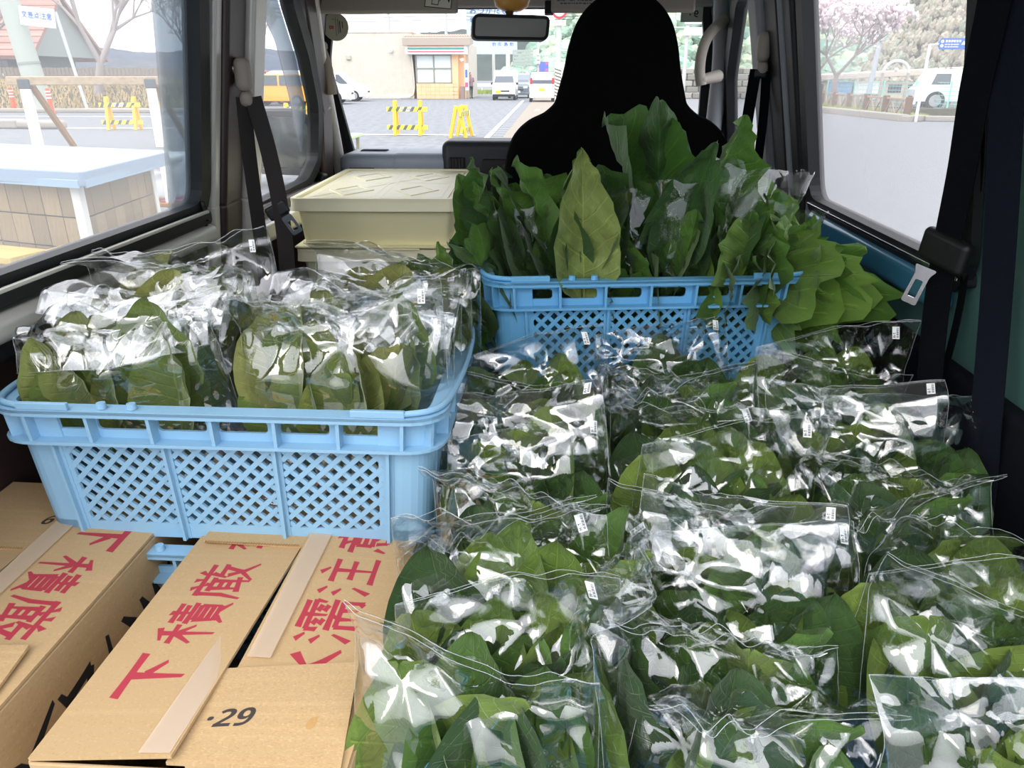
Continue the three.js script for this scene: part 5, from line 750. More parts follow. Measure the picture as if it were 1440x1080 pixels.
// shopper by the store corner: one continuous body with clothes over it
{ const t = thing('person', 'shopper in a pinkish jacket and dark trousers with a black bag by the store', 'person', [-6.22, 0, -56.2], 0.5);
  const loft = (rings, n = 14) => { const pos = [], idx = []; for (const [x, y, z, rx, rz] of rings) for (let i = 0; i < n; i++) pos.push(x + rx * Math.cos(i / n * 6.2832), y, z + rz * Math.sin(i / n * 6.2832)); for (let j = 0; j + 1 < rings.length; j++) for (let i = 0; i < n; i++) { const a = j * n + i, b = j * n + (i + 1) % n; idx.push(a, a + n, b, b, a + n, b + n); } const g = new THREE.BufferGeometry(); g.setAttribute('position', new THREE.Float32BufferAttribute(pos, 3)); g.setIndex(idx); g.computeVertexNormals(); return g; };
  const skin = M(0xdcae92, { roughness: 0.6 }), coat = M(0x9c7c86, { roughness: 0.9 }), dark = M(0x23252b, { roughness: 0.9 });
  const limb = (pts, n = 12) => loft(pts.map(([x, y, z, r]) => [x, y, z, r, r]), n);
  part('body', [loft([[0, 1.36, 0, 0.02, 0.02], [0, 1.37, 0, 0.055, 0.055], [0, 1.46, 0.01, 0.05, 0.052], [0, 1.48, 0.02, 0.066, 0.08], [0, 1.55, 0.03, 0.078, 0.098], [0, 1.62, 0.02, 0.075, 0.095], [0, 1.68, 0.01, 0.045, 0.06], [0, 1.695, 0.01, 0.005, 0.005]], 18), xf(new THREE.SphereGeometry(0.016, 8, 8), [0, 1.55, 0.13], [0, 0, 0], [0.8, 1.3, 1]), ...[-1, 1].map((s) => xf(new THREE.SphereGeometry(0.022, 8, 8), [s * 0.08, 1.555, 0.02], [0, 0, 0], [0.4, 1, 0.7])), ...[-1, 1].map((s) => limb([[s * 0.1, 1.12, 0.24, 0.033], [s * 0.07, 1.14, 0.3, 0.036], [s * 0.05, 1.16, 0.34, 0.02]]))], skin, t);
  part('hair', xf(new THREE.SphereGeometry(0.1, 18, 12, 0, 6.2832, 0, 1.75), [0, 1.6, -0.005], [-0.35, 0, 0], [0.88, 1.05, 1.05]), M(0x241d1a, { roughness: 0.7 }), t);
  part('jacket', [loft([[0, 0.8, 0, 0.17, 0.13], [0, 0.95, 0, 0.165, 0.125], [0, 1.1, 0, 0.165, 0.12], [0, 1.27, 0, 0.19, 0.12], [0, 1.36, 0, 0.15, 0.09], [0, 1.42, 0, 0.065, 0.06]], 20), ...[-1, 1].map((s) => limb([[s * 0.17, 1.36, 0, 0.05], [s * 0.21, 1.3, 0, 0.062], [s * 0.22, 1.1, 0.02, 0.052], [s * 0.19, 1.06, 0.1, 0.05], [s * 0.1, 1.12, 0.25, 0.04]]))], coat, t);
  part('trousers', [-1, 1].map((s) => limb([[s * 0.085, 0.86, 0, 0.095], [s * 0.09, 0.7, 0, 0.085], [s * 0.08, 0.48, 0.01, 0.06], [s * 0.08, 0.3, -0.01, 0.058], [s * 0.08, 0.06, -0.02, 0.045]])), dark, t);
  part('shoe', rbox(0.08, 0.07, 0.22, -0.08, 0.035, 0.03, 0.03), dark, t); part('shoe', rbox(0.08, 0.07, 0.22, 0.08, 0.035, 0.03, 0.03), dark, t);
  part('shoulder_bag', [rbox(0.12, 0.32, 0.28, -0.25, 0.86, -0.02, 0.05), tube([[-0.24, 1.0, 0.06], [-0.14, 1.38, 0.08], [0.02, 1.4, -0.08]], 0.014, 6)], matBlack, t); }

// ---------------------------------------------------------------- signs and poles beyond the windscreen
const GREENP = '#2f9a63';
const texBig = tex(512, 512, (x, w, h) => { x.fillStyle = '#bccad8'; x.fillRect(0, 0, w, h); const B = '#3f69a6'; ['a', 'shi', 'ta', 'kara', 're'].forEach((k, i) => 0); ['o', 'tsu', 'kare', 'ta', 'shi'].forEach((k, i) => GLYPH[k] && brush(x, k, 62 + i * 82, 66, 74, B, 0.15)); ['ma', 'ta', 'no', 'o', 'koshi'].forEach((k, i) => brush(x, k, 52 + i * 58, 158, 56, B, 0.16)); x.fillStyle = B; x.fillRect(326, 130, 8, 50); x.fillStyle = GREENP; x.font = 'bold 80px sans-serif'; x.fillText('F', 352, 180); x.fillRect(400, 150, 40, 18); x.fillStyle = '#d9455a'; x.fillRect(444, 118, 62, 62); x.fillStyle = '#fff'; x.font = 'bold 52px sans-serif'; x.fillText('P', 458, 168); brush(x, 'o', 60, 246, 56, B, 0.15); brush(x, 'machi', 280, 412, 40, B, 0.14); brush(x, 'hiro', 336, 412, 40, B, 0.14); brush(x, 'shima', 400, 412, 40, B, 0.14); brush(x, 'machi', 462, 412, 40, B, 0.14); });
{ const t = thing('sign_board', 'huge pale blue sign board on a cream pole with blue lettering behind the mirror', 'sign', [-5.6, 0, -67]);
  part('board', rbox(4.1, 3.75, 0.2, 0, 4.95, 0, 0.03), M(0xb4c2d0), t); part('lettering', new THREE.BoxGeometry(4.0, 3.65, 0.01).translate(0, 4.95, 0.106), [matWhite, matWhite, matWhite, matWhite, M(0xffffff, { map: texBig, roughness: 0.7 }), matWhite], t); part('pole', [rod([1.3, 0, 0.1], [1.3, 3.2, 0.1], 0.17, 0.17, 20), rod([1.3, 3, 0.02], [1.3, 6.5, -0.16], 0.12)], M(0xe9dfc2), t); part('brace', [rod([-1.5, 3.1, -0.15], [1.5, 3.1, -0.15], 0.05), rod([-1.5, 6.5, -0.15], [1.5, 6.5, -0.15], 0.05)], matPole, t); }
{ const t = thing('striped_pole', 'tall concrete pole with black and cream warning stripes round its foot', 'pole', [-0.15, 0, -53]);
  part('shaft', rod([0, 0, 0], [0, 9, 0], 0.2, 0.15, 20), M(0xb8bfb6, { roughness: 0.9 }), t); const st = []; for (let i = 0; i < 9; i++) { const c = []; for (let k = 0; k <= 20; k++) { const a = k / 20 * 6.2832; c.push([Math.cos(a) * 0.212, 0.12 + i * 0.2 + a * 0.06, Math.sin(a) * 0.212]); } st.push(ribbon(c, 0.08, [0, 1, 0], 0.006, 30)); }
  part('sleeve', rod([0, 0.02, 0], [0, 2.2, 0], 0.207, 0.205, 20), M(0xf1ead6), t); st.forEach((g) => part('stripe', g, matDarkGreyPaint, t));
  part('street_name', [rbox(0.9, 0.3, 0.04, -0.02, 4.55, 0.25, 0.03)], matWhite, t); part('bracket', [rod([-0.1, 5.3, 0.2], [-0.1, 4.4, 0.2], 0.02)], matPole, t);
  const d = part('round_sign', [cyl(0.5, 0.5, 0.03, 0.0, 5.28, 0.27, [Math.PI / 2, 0, 0], 32)], matLampRed, t); part('sign_face', [cyl(0.36, 0.36, 0.012, 0.0, 5.28, 0.292, [Math.PI / 2, 0, 0], 32)], matWhite, d); part('sign_arrow', [rbox(0.34, 0.07, 0.01, 0, 5.28, 0.302, 0.002, [0, 0, 0.5]), rbox(0.2, 0.05, 0.01, 0.1, 5.36, 0.302, 0.002, [0, 0, -0.9])], M(0x3f6fc0), d);
  part('lamp_arm', [rod([0.1, 2.95, 0], [1.6, 2.9, 0], 0.04), rod([0, 5.3, 0], [3.6, 5.8, 0], 0.03)], matPole, t); part('signal_hood', rbox(0.3, 0.4, 0.2, 1.7, 2.9, 0, 0.04), M(0x63c2c6), t); }
{ const t = thing('traffic_signal', 'grey pole carrying a small white pedestrian signal beside the big sign', 'signal', [-0.95, 0, -62]); part('pole', rod([-0.75, 0, 0], [-0.75, 5.4, 0], 0.09, 0.07), matPole, t); part('signal_head', [rbox(0.3, 0.66, 0.25, -0.75, 2.62, 0.2, 0.04)], M(0xdfe3e2), t); part('hood', [rbox(0.24, 0.04, 0.2, -0.75, 2.9, 0.36, 0.01), rbox(0.24, 0.04, 0.2, -0.75, 2.6, 0.36, 0.01)], matPole, t); }
{ const t = thing('guide_sign', 'back of a grey guide sign on three thin posts beyond the box truck', 'sign', [-2.95, 0, -64]); for (const x of [-0.75, 0.0, 0.45]) part('post', rod([x, 0, 0], [x, 3.2, 0], 0.05), matPole, t); for (let i = 0; i < 5; i++) part('slat', rbox(1.6, 0.2, 0.04, 0, 2.3 + i * 0.235, 0.05, 0.01), M(0x9ba79f), t); }
{ const t = thing('road_sign', 'small blue and red square road sign beyond the white wagon', 'sign', [-1.45, 0, -66]); part('post', rod([0, 0, 0], [0, 1.9, 0], 0.03), matPole, t); part('plate', rbox(0.95, 0.75, 0.03, 0, 2.15, 0.03, 0.04), M(0x5c72c4), t); part('band', [rbox(0.25, 0.2, 0.01, -0.33, 2.38, 0.05, 0.01), rbox(0.25, 0.2, 0.01, 0.33, 2.38, 0.05, 0.01), rbox(0.25, 0.2, 0.01, -0.33, 1.9, 0.05, 0.01), rbox(0.25, 0.2, 0.01, 0.33, 1.9, 0.05, 0.01)], M(0xb06a9c), t); }
{ const t = thing('notice_board', 'pale notice board on a post beyond the striped pole', 'sign', [0.37, 0, -66]); part('post', rod([0, 0, 0], [0, 2.4, 0], 0.05), matPole, t); part('board', rbox(0.9, 1.0, 0.06, 0, 2.0, 0.04, 0.02), matWhite, t); }
{ const t = thing('lamp_post', 'slim grey metal post standing beside the shopper at the store corner', 'post', [-5.0, 0, -61]); part('shaft', rod([0, 0, 0], [0, 2.9, 0], 0.14, 0.11, 12), matPole, t); part('cap', cyl(0.12, 0.05, 0.2, 0, 3.0, 0), matPole, t); }
struct('kerb', [rbox(16, 0.35, 0.4, -1.5, 0.17, -73.4, 0.05), beam([0.9, 0.15, -45], [0.95, 0.15, -66], 0.5, 0.3, 0.05)], matConcrete);
{ const t = thing('guard_rail', 'low white guard rail across the far side of the junction', 'guard rail', [-3, 0, -72.4]); for (let i = 0; i < 8; i++) part('post', rod([-6 + i * 2, 0, 0], [-6 + i * 2, 0.75, 0], 0.06), matWhite, t); part('rail', [rbox(15, 0.3, 0.06, 1, 0.68, 0.08, 0.02)], M(0xdfe3e0), t); }
part('grass_verge', (() => { const g = new THREE.BufferGeometry(), pos = []; for (let i = 0; i < 2600; i++) { const x = rr(-8, -1.8), z = rr(-71.9, -69.6), h = rr(0.12, 0.4); pos.push(x - 0.05, 0, z, x + 0.05, 0, z, x + rr(-0.1, 0.1), h, z + rr(-0.1, 0.1)); } g.setAttribute('position', new THREE.Float32BufferAttribute(pos, 3)); g.computeVertexNormals(); return g; })(), M(0x9aa858, { roughness: 1 })).userData = { kind: 'stuff', label: 'strip of yellow green grass before the far guard rail', category: 'grass' };
// overhead wires and thin poles above the store
for (const [x, z, h, lb] of [[-13.8, -66, 7.2, 'thin utility pole rising behind the left part of the store roof'], [-9.2, -66, 7.4, 'thin utility pole rising behind the striped bay of the store']]) { const t = thing('utility_pole', lb, 'pole', [x, 0, z]); part('shaft', rod([0, 0, 0], [0, h, 0], 0.14, 0.1), matPole, t); part('crossarm', [rbox(1.6, 0.1, 0.1, 0, h - 0.5, 0.1, 0.01), rbox(1.2, 0.1, 0.1, 0, h - 1.0, 0.1, 0.01)], matPole, t); for (const k of [-0.6, -0.2, 0.3, 0.7]) part('insulator', cyl(0.04, 0.05, 0.14, k, h - 0.4, 0.1, [0, 0, 0], 8), matWhite, t); }
{ const t = thing('overhead_wires', 'thin dark wires strung between the poles above the store', 'wires', [0, 0, 0]); for (let i = 0; i < 6; i++) part('wire', tube([[-26, 7.6 - i * 0.28, -66], [-18, 6.9 - i * 0.28, -66], [-9.2, 6.9 - i * 0.26, -66], [-2, 6.5 - i * 0.2, -66], [8, 7 - i * 0.2, -66]], 0.016, 4), matRubber, t); }

// ---------------------------------------------------------------- yellow barriers
function barrier(label, pos, turn, w = 1.0, h = 0.8, legs = [-0.38, 0.38]) {
  const t = thing('barrier', label, 'barrier', pos, turn, undefined);
  for (const x of legs) for (const s of [-1, 1]) part('leg', beam([x, 0, s * 0.2], [x, h, s * 0.03], 0.085, 0.085, 0.008, [1, 0, 0]), matYellow, t);
  for (const y of [h * 0.76, h * 0.24]) { const b = part('striped_board', rbox(w, 0.11, 0.05, 0, y, 0.13 - y * 0.06, 0.008), matYellow2, t); for (let i = 0; i < 5; i++) { const x = -w / 2 + 0.1 + i * (w - 0.1) / 5; part('stripe', mapV(box(0.085, 0.112, 0.056, x, 0, 0), (px, py, pz) => [px + (py) * 0.6, py + y, pz + 0.13 - y * 0.06]), matDarkGreyPaint, b); } }
  part('white_plate', rbox(0.3, 0.095, 0.012, -0.02, h * 0.76, 0.11, 0.004), matWhite, t); const pr = []; for (let i = 0; i < 5; i++) pr.push(box(0.025, 0.03, 0.004, -0.12 + i * 0.05, h * 0.76, 0.118)); part('plate_print', pr, matDarkGreyPaint, t); return t;
}
const bz = barrier('yellow barrier with striped boards facing us in the car park before the store', [-3.96, 0, -20.7], 0, 1.06, 0.86, [-0.32, 0.34]);
barrier('yellow barrier seen end-on like a letter A in front of the drain gutter', [-2.5, 0, -20.2], Math.PI / 2 - 0.1, 1.0, 0.76);
barrier('yellow barrier standing behind the white frame on the far left', [-12.6, 0, -22.4], 0.12, 1.15, 0.9);
barrier('yellow barrier seen through the left front window before the yellow car', [-8.3, 0, -25], 0.75, 1.0, 0.66);

// ---------------------------------------------------------------- left of the van
{ const t = thing('utility_pole', 'leaning grey pole rising past the left edge of the tiled roof', 'pole', [-22.4, 0, -33.6]); part('shaft', rod([0, 0, 0], [-0.75, 7, 0], 0.45, 0.36, 20), M(0xa9b2a8, { roughness: 0.9 }), t); part('pole_band', [rod([-0.2, 1.9, 0], [-0.21, 2, 0], 0.46)], M(0x8f978e), t); }
const texStreet = tex(320, 128, (x, w, h) => { x.fillStyle = '#c6cfdc'; x.fillRect(0, 0, w, h); ['kou', 'sa', 'ten', 'chu', 'ikan'].forEach((k, i) => brush(x, k, 42 + i * 59, 56, 54, '#3f66ac', 0.15)); });
{ const t = thing('street_sign', 'small white street sign with blue lettering on a thin post under bare branches', 'sign', [-20.6, 0, -33.4]); part('post', rod([0.3, 0, 0], [-0.25, 3.9, 0], 0.07), matPole, t); part('plate', rbox(1.5, 0.72, 0.04, -1.0, 3.7, 0.1, 0.02, [0, 0, -0.1]), matWhite, t); part('lettering', xf(new THREE.BoxGeometry(1.42, 0.6, 0.01), [-1.0, 3.72, 0.125], [0, 0, -0.1]), [matWhite, matWhite, matWhite, matWhite, M(0xffffff, { map: texStreet }), matWhite], t); }
const post = thing('marker_post', 'orange marker post with white bands, nearest the kerb block', 'marker post', [-19.2, 0, -28.0]);
part('shaft', new THREE.LatheGeometry([[0, 0], [0.16, 0], [0.16, 0.03], [0.1, 0.06], [0.085, 0.95], [0.06, 1.0], [0, 1.0]].map((p) => new THREE.Vector2(...p)), 20), matOrange, post); for (const y of [0.62, 0.74, 0.86]) part('white_band', cyl(0.094, 0.092, 0.05, 0, y, 0, [0, 0, 0], 20), matWhite, post);
dup(post, [-23.4, 0, -34.2], 0, 'orange marker post standing just behind another at the far left'); dup(post, [-24.0, 0, -34.0], 0, 'leftmost orange marker post of the pair behind the kerb'); dup(post, [-21.0, 0, -32.0], 0, 'orange marker post standing right beside the leaning grey pole');
{ const t = thing('timber_stand', 'white post frame with a pale beam and slanting wooden braces', 'frame', [-9.8, 0, -16.4], 0.42); for (const x of [-1.2, 1.15]) { part('post', rbox(0.19, 1.3, 0.19, x, 0.65, 0, 0.02), matWhite, t); part('post_cap', rbox(0.22, 0.2, 0.22, x, 1.3, 0, 0.03), M(0x4b5157), t); part('brace', beam([x + 0.12, 1.25, -0.05], [x + 0.55, 0.0, -0.75], 0.1, 0.1, 0.01), M(0xb89a74, { map: texWood }), t); } part('beam', rbox(3.0, 0.17, 0.1, 0, 1.36, 0.02, 0.02), M(0xdcd8d0, { map: texWood }), t); }
{ const t = thing('palisade_fence', 'dark wooden palisade fence along the top of the grass bank', 'fence', [-36, 1.0, -46]); for (let i = 0; i < 100; i++) part('picket', box(0.2, rr(0.85, 0.98), 0.05, -10 + i * 0.24, 0.45, rr(-0.02, 0.02)), M(0x84786c), t); part('rail', [rbox(24.2, 0.1, 0.08, 2, 0.75, -0.06, 0.01), rbox(24.2, 0.1, 0.08, 2, 0.25, -0.06, 0.01)], M(0x6f655b), t); }
struct('bank', (() => { const g = new THREE.PlaneGeometry(46, 12, 60, 14).rotateX(-Math.PI / 2).translate(-34, 0, -40.5); return mapV(g, (x, y, z) => [x, 1.15 * smooth(-34.4, -41, z) * smooth(-16.4, -20, x) + 0.1 * nz(x * 0.7, z * 0.7) * smooth(-16.4, -20, x) - 0.05, z]); })(), M(0xa8966a, { roughness: 1, map: flatTex(12) }));
part('dry_grass', (() => { const g = new THREE.BufferGeometry(), pos = []; for (let i = 0; i < 9000; i++) { const x = rr(-50, -17.2), z = rr(-43, -34.4), y = 1.15 * smooth(-34.4, -41, z) * smooth(-16.4, -20, x), h = rr(0.08, 0.24); pos.push(x - 0.04, y - 0.03, z, x + 0.04, y - 0.03, z, x + rr(-0.1, 0.1), y + h, z + rr(-0.1, 0.1)); } g.setAttribute('position', new THREE.Float32BufferAttribute(pos, 3)); g.computeVertexNormals(); return g; })(), M(0xb5a072, { roughness: 1 })).userData = { kind: 'stuff', label: 'dry straw coloured grass covering the bank behind the kerb', category: 'grass' };
{ const t = thing('tiled_hall', 'large hall with a broad reddish brown tiled roof beyond the palisade fence', 'building', [-52, 0, -64], 0.12); part('wall', rbox(20, 3.0, 9, 0, 1.5, 0, 0.05), M(0x5f6f73), t);
  const roof = (s) => xf(new THREE.BoxGeometry(24, 0.25, 8.2), [0, 5.1, s * 3.2], [s * 0.62, 0, 0]); part('roof', [roof(1), roof(-1)], M(0x9a7568, { roughness: 0.85 }), t);
  for (let i = 0; i < 10; i++) part('roof_tile_course', rbox(24.1, 0.12, 0.34, 0, 7.15 - i * 0.47, 0.55 + i * 0.66, 0.05, [0.62, 0, 0]), M(i % 2 ? 0x946e61 : 0xa58072, { roughness: 0.85 }), t);
  part('ridge', rbox(24.3, 0.4, 0.5, 0, 7.55, 0, 0.1), M(0x7f6157), t); part('gable', [1].map((s) => poly([[-6.4, 2.9], [6.4, 2.9], [0, 7.3]], 0.2).rotateY(Math.PI / 2).translate(s * 11.2, 0, 0)), M(0x8d9590), t); for (let i = 0; i < 6; i++) part('window', rbox(2.2, 1.4, 0.1, -8 + i * 3.2, 1.9, 4.52, 0.03), matCarGlass, t); }
// the slatted bin with a plastic-wrapped top, close beside the van
{ const A = [-2.88, -4.54], Bl = [-3.72, -4.9], Bn = [-3.0, -5.85];
  const t = thing('planter_counter', 'pale wood-panelled counter box beside the van with a bluish plastic-wrapped top', 'counter', [0, 0, 0]);
  const wood = M(0xc2b9a6, { map: (() => { const q = texWood.clone(); q.repeat.set(3, 1); return q; })(), roughness: 0.85 }), C = [-2.98, -4.62], dl = [-3.0, -0.94 * 0.9], L1 = [C[0] - 2.4, C[1] - 0.82], N1 = [C[0] - 0.12, C[1] - 1.12], F1 = [L1[0] - 0.12, L1[1] - 1.12];
  const seg = (P, Q, n) => { for (let r = 0; r < 4; r++) for (let i = 0; i < n; i++) { const a = i / n, b = (i + 1) / n - 0.003, g = beam([lerp(P[0], Q[0], a), 0.12 + r * 0.2, lerp(P[1], Q[1], a)], [lerp(P[0], Q[0], b), 0.12 + r * 0.2, lerp(P[1], Q[1], b)], 0.02 + 0.006 * rnd(), 0.19, 0); part('plank', g, plankMats[Math.floor(rnd() * 4)], t); } };
  const plankMats = [0xaea898, 0xa39d8c, 0xb6b0a0, 0x9c9686].map((c) => M(c, { map: texWood, roughness: 0.85 }));
  seg(L1, C, 16); seg(C, N1, 8); part('backing', [beam([L1[0] + 0.1, 0.42, L1[1] - 0.5], [C[0] - 0.3, 0.42, C[1] - 0.6], 0.8, 0.78, 0)], M(0x7d766a), t);
  part('corner_post', [rbox(0.06, 0.88, 0.06, C[0], 0.44, C[1], 0.008), rbox(0.05, 0.88, 0.05, N1[0], 0.44, N1[1], 0.008)], M(0xd4d2cc), t);
  const top = poly(rounded([[L1[0] - 0.1, -(L1[1] + 0.12)], [C[0] + 0.12, -(C[1] + 0.12)], [N1[0] + 0.12, -(N1[1] - 0.1)], [F1[0], -(F1[1] - 0.1)]], 0.04), 0.07, [], 0.012).rotateX(-Math.PI / 2).translate(0, 0.84, 0); part('wrapped_top', top, PH(0x8398ae, { roughness: 0.4, clearcoat: 0.25, clearcoatRoughness: 0.2, bumpMap: texAsphalt, bumpScale: 0.004 }), t);
  part('plastic_skirt', [beam([L1[0], 0.845, L1[1] + 0.125], [C[0] + 0.1, 0.845, C[1] + 0.125], 0.012, 0.05, 0.004), beam([C[0] + 0.125, 0.845, C[1] + 0.1], [N1[0] + 0.125, 0.845, N1[1] - 0.1], 0.012, 0.05, 0.004)], PH(0x8aa6bb, { roughness: 0.25, clearcoat: 0.5 }), t); }
{ const t = thing('bench', 'pale yellow plank bench running beside the wood-panelled counter', 'bench', [-3.25, 0, -4.9]); part('seat_plank', [beam([-1.6, 0.42, 0.02], [0.02, 0.42, 0.5], 0.26, 0.045, 0.006)], M(0xe9e298, { map: texWood }), t); part('seat_plank', [beam([0.1, 0.42, 0.4], [0.32, 0.42, -1.7], 0.1, 0.045, 0.006)], M(0xe9e298, { map: texWood }), t); for (const [x, z] of [[-1.3, 0.1], [-0.1, 0.4], [0.25, -1.5]]) part('leg', rbox(0.08, 0.4, 0.08, x, 0.2, z, 0.008), matWhite, t); }
{ const t = thing('wrapped_table', 'small white table wrapped in wrinkled clear plastic behind the counter', 'table', [-3.85, 0, -7.2]); part('tabletop', rbox(0.62, 0.05, 0.6, 0, 0.74, 0, 0.02), matWhite, t); part('plastic_cover', xf(bagFilm(0.72, 0.42, 0.62, { seed: 61, nx: 30, ny: 24, amp: 1.6 }).g, [0, 0.36, 0]), PH(0xf4f6f8, { transmission: 0.6, thickness: 0, roughness: 0.25, ior: 1.7 }), t); for (const [x, z] of [[-0.25, -0.25], [0.25, -0.25], [-0.25, 0.25], [0.25, 0.25]]) part('leg', rbox(0.07, 0.72, 0.07, x, 0.36, z, 0.01), matWhite, t); part('lower_shelf', rbox(0.7, 0.04, 0.5, 0.05, 0.34, 0.05, 0.01), M(0xd9a24a, { map: texWood }), t); part('pink_cloth', rbox(0.2, 0.015, 0.3, 0.25, 0.37, 0.1, 0.005), M(0xd97a94), t); }
{ const t = thing('weathered_plank', 'short weathered wooden plank lying across behind the wrapped counter top', 'plank', [-5.2, 0.62, -8.4], 0.3); part('board', rbox(1.0, 0.06, 0.3, 0, 0, 0, 0.012), M(0xcdbfae, { map: texWood }), t); part('support', [rbox(0.08, 0.6, 0.08, -0.3, -0.32, 0, 0.01), rbox(0.08, 0.6, 0.08, 0.3, -0.32, 0, 0.01)], M(0xa89a88, { map: texWood }), t); }
{ const t = thing('green_table', 'low table with a pale green cloth just left of the dashboard corner', 'table', [-4.75, 0, -16.2]); part('tabletop', rbox(1.2, 0.06, 0.8, 0, 0.3, 0, 0.015), M(0xb8d39a), t); for (const [x, z] of [[-0.5, 0.3], [0.5, 0.3], [-0.5, -0.3], [0.5, -0.3]]) part('leg', rbox(0.07, 0.28, 0.07, x, 0.14, z, 0.01), M(0xb0a88e), t); }
{ const t = thing('white_stall', 'white stall table with wooden legs below the left door mirror', 'table', [-3.9, 0, -10.8]); part('tabletop', rbox(1.7, 0.07, 0.8, 0, 0.5, 0, 0.015), matWhite, t); part('apron', rbox(1.5, 0.12, 0.05, 0, 0.42, 0.32, 0.01), M(0x8a6f55, { map: texWood }), t); for (const [x, z] of [[-0.7, 0.3], [0.7, 0.3], [-0.7, -0.3], [0.7, -0.3]]) part('leg', rbox(0.09, 0.48, 0.09, x, 0.24, z, 0.01), M(0x8a6f55, { map: texWood }), t); }

// ---------------------------------------------------------------- right of the van
{ const t = thing('wooden_guardrail', 'brown wooden guardrail with crossed slats along the far side of the road', 'fence', [0, 0, 0]); const A = [12.2, -28.8], B = [13.3, -44]; const p = (u) => [lerp(A[0], B[0], u), lerp(A[1], B[1], u)]; const brown = M(0xa08a76, { roughness: 0.9 });
  for (let i = 0; i <= 6; i++) { const [x, z] = p(i / 6 * 0.97 + 0.01); part('post', rbox(0.2, 0.78, 0.2, x, 0.39, z, 0.03), M(0x917664, { map: texWood }), t); }
  const bars = []; for (let i = 0; i < 6; i++) { const [x0, z0] = p(i / 6 * 0.97 + 0.01), [x1, z1] = p((i + 1) / 6 * 0.97 + 0.01); part('rail', beam([x0, 0.68, z0], [x1, 0.68, z1], 0.06, 0.07, 0.01), brown, t); for (let k = 0; k < 4; k++) { const u = k / 4, w = (k + 1) / 4, q = (s, y) => [lerp(x0, x1, s), y, lerp(z0, z1, s)]; part('slat', beam(q(u, k % 2 ? 0.62 : 0.12), q(w, k % 2 ? 0.12 : 0.62), 0.04, 0.05, 0), brown, t); part('slat', beam(q(w, 0.1), q(w, 0.66), 0.035, 0.04, 0), brown, t); } } }
part('verge_grass', (() => { const g = new THREE.BufferGeometry(), pos = []; for (let i = 0; i < 7000; i++) { const z = rr(-46, -29), x = rr(11.9, 13.2) + (-(z + 29)) * 0.07, h = rr(0.06, 0.24); pos.push(x - 0.04, 0, z, x + 0.04, 0, z, x + rr(-0.08, 0.08), h, z + rr(-0.08, 0.08)); } for (let i = 0; i < 2500; i++) { const x = rr(14, 24), z = rr(-32.2, -31.2), h = rr(0.1, 0.3); pos.push(x - 0.05, 0, z, x + 0.05, 0, z, x + rr(-0.08, 0.08), h, z); } g.setAttribute('position', new THREE.Float32BufferAttribute(pos, 3)); g.computeVertexNormals(); return g; })(), M(0xa3ab62, { roughness: 1 })).userData = { kind: 'stuff', label: 'yellow green grass on the verge under the wooden guardrail', category: 'grass' };
struct('kerb', [beam([13.2, 0.16, -31.4], [25, 0.16, -30.8], 0.4, 0.32, 0.04)], M(0xb3ab72, { roughness: 1, map: flatTex(2) }));
{ const t = thing('mesh_fence', 'turquoise mesh fence around the sports ground across the road', 'fence', [0, 0, 0]), teal = M(0x8ed3c8, { roughness: 0.6 }); const A = [14.2, -44], B = [19.0, -33.8], C = [25, -33.2]; const run = (P, Q, n) => { for (let i = 0; i <= n; i++) part('post', rod([lerp(P[0], Q[0], i / n), 0, lerp(P[1], Q[1], i / n)], [lerp(P[0], Q[0], i / n), 1.25, lerp(P[1], Q[1], i / n)], 0.035), teal, t); const g = []; for (let k = 0; k < 7; k++) g.push(rod([P[0], 0.1 + k * 0.18, P[1]], [Q[0], 0.1 + k * 0.18, Q[1]], 0.012, 0.012, 4)); for (let k = 0; k < n * 10; k++) { const u = k / (n * 10); g.push(rod([lerp(P[0], Q[0], u), 0.08, lerp(P[1], Q[1], u)], [lerp(P[0], Q[0], u), 1.2, lerp(P[1], Q[1], u)], 0.006, 0.006, 3)); } part('mesh_panel', g, teal, t); }; run(A, B, 6); run(B, C, 3); }
struct('sports_ground', poly([[14.5, 44], [19.2, 34.2], [60, 33], [60, 54], [18, 54]], 0.05).rotateX(-Math.PI / 2).translate(0, 0.0, 0), M(0xc4dcc4, { map: flatTex(0.3), roughness: 1 }));
{ const t = thing('sign_post', 'grey street post carrying a blue arrow-shaped direction sign with white symbols', 'sign', [12.1, 0, -27.9]); part('post', [rod([0, 0, 0], [0.0, 2.42, 0], 0.05), rod([0, 2.4, 0], [0.26, 2.42, 0], 0.035)], M(0xdfe5ea), t);
  part('plate', poly([[0.22, 2.42], [0.32, 2.58], [1.15, 2.58], [1.15, 2.24], [0.32, 2.24]], 0.03).translate(0, 0.02, -0.015), M(0x1f66c8, { roughness: 0.5 }), t);
  const bits = []; for (let i = 0; i < 6; i++) bits.push(box(0.06, 0.07, 0.006, 0.5 + i * 0.085, 2.51, 0.02)); for (let r = 0; r < 2; r++) for (let i = 0; i < 5; i++) bits.push(box(0.06 + 0.02 * rnd(), 0.03, 0.006, 0.5 + i * 0.09, 2.41 - r * 0.07, 0.02)); part('white_lettering', bits, matWhite, t); part('white_symbol', [cyl(0.05, 0.05, 0.006, 0.37, 2.5, 0.02, [Math.PI / 2, 0, 0], 16), cyl(0.05, 0.05, 0.006, 0.37, 2.37, 0.02, [Math.PI / 2, 0, 0], 16), poly([[0.98, 2.4], [1.12, 2.4], [1.05, 2.52]], 0.006).translate(0, 0, 0.017)], matWhite, t); }
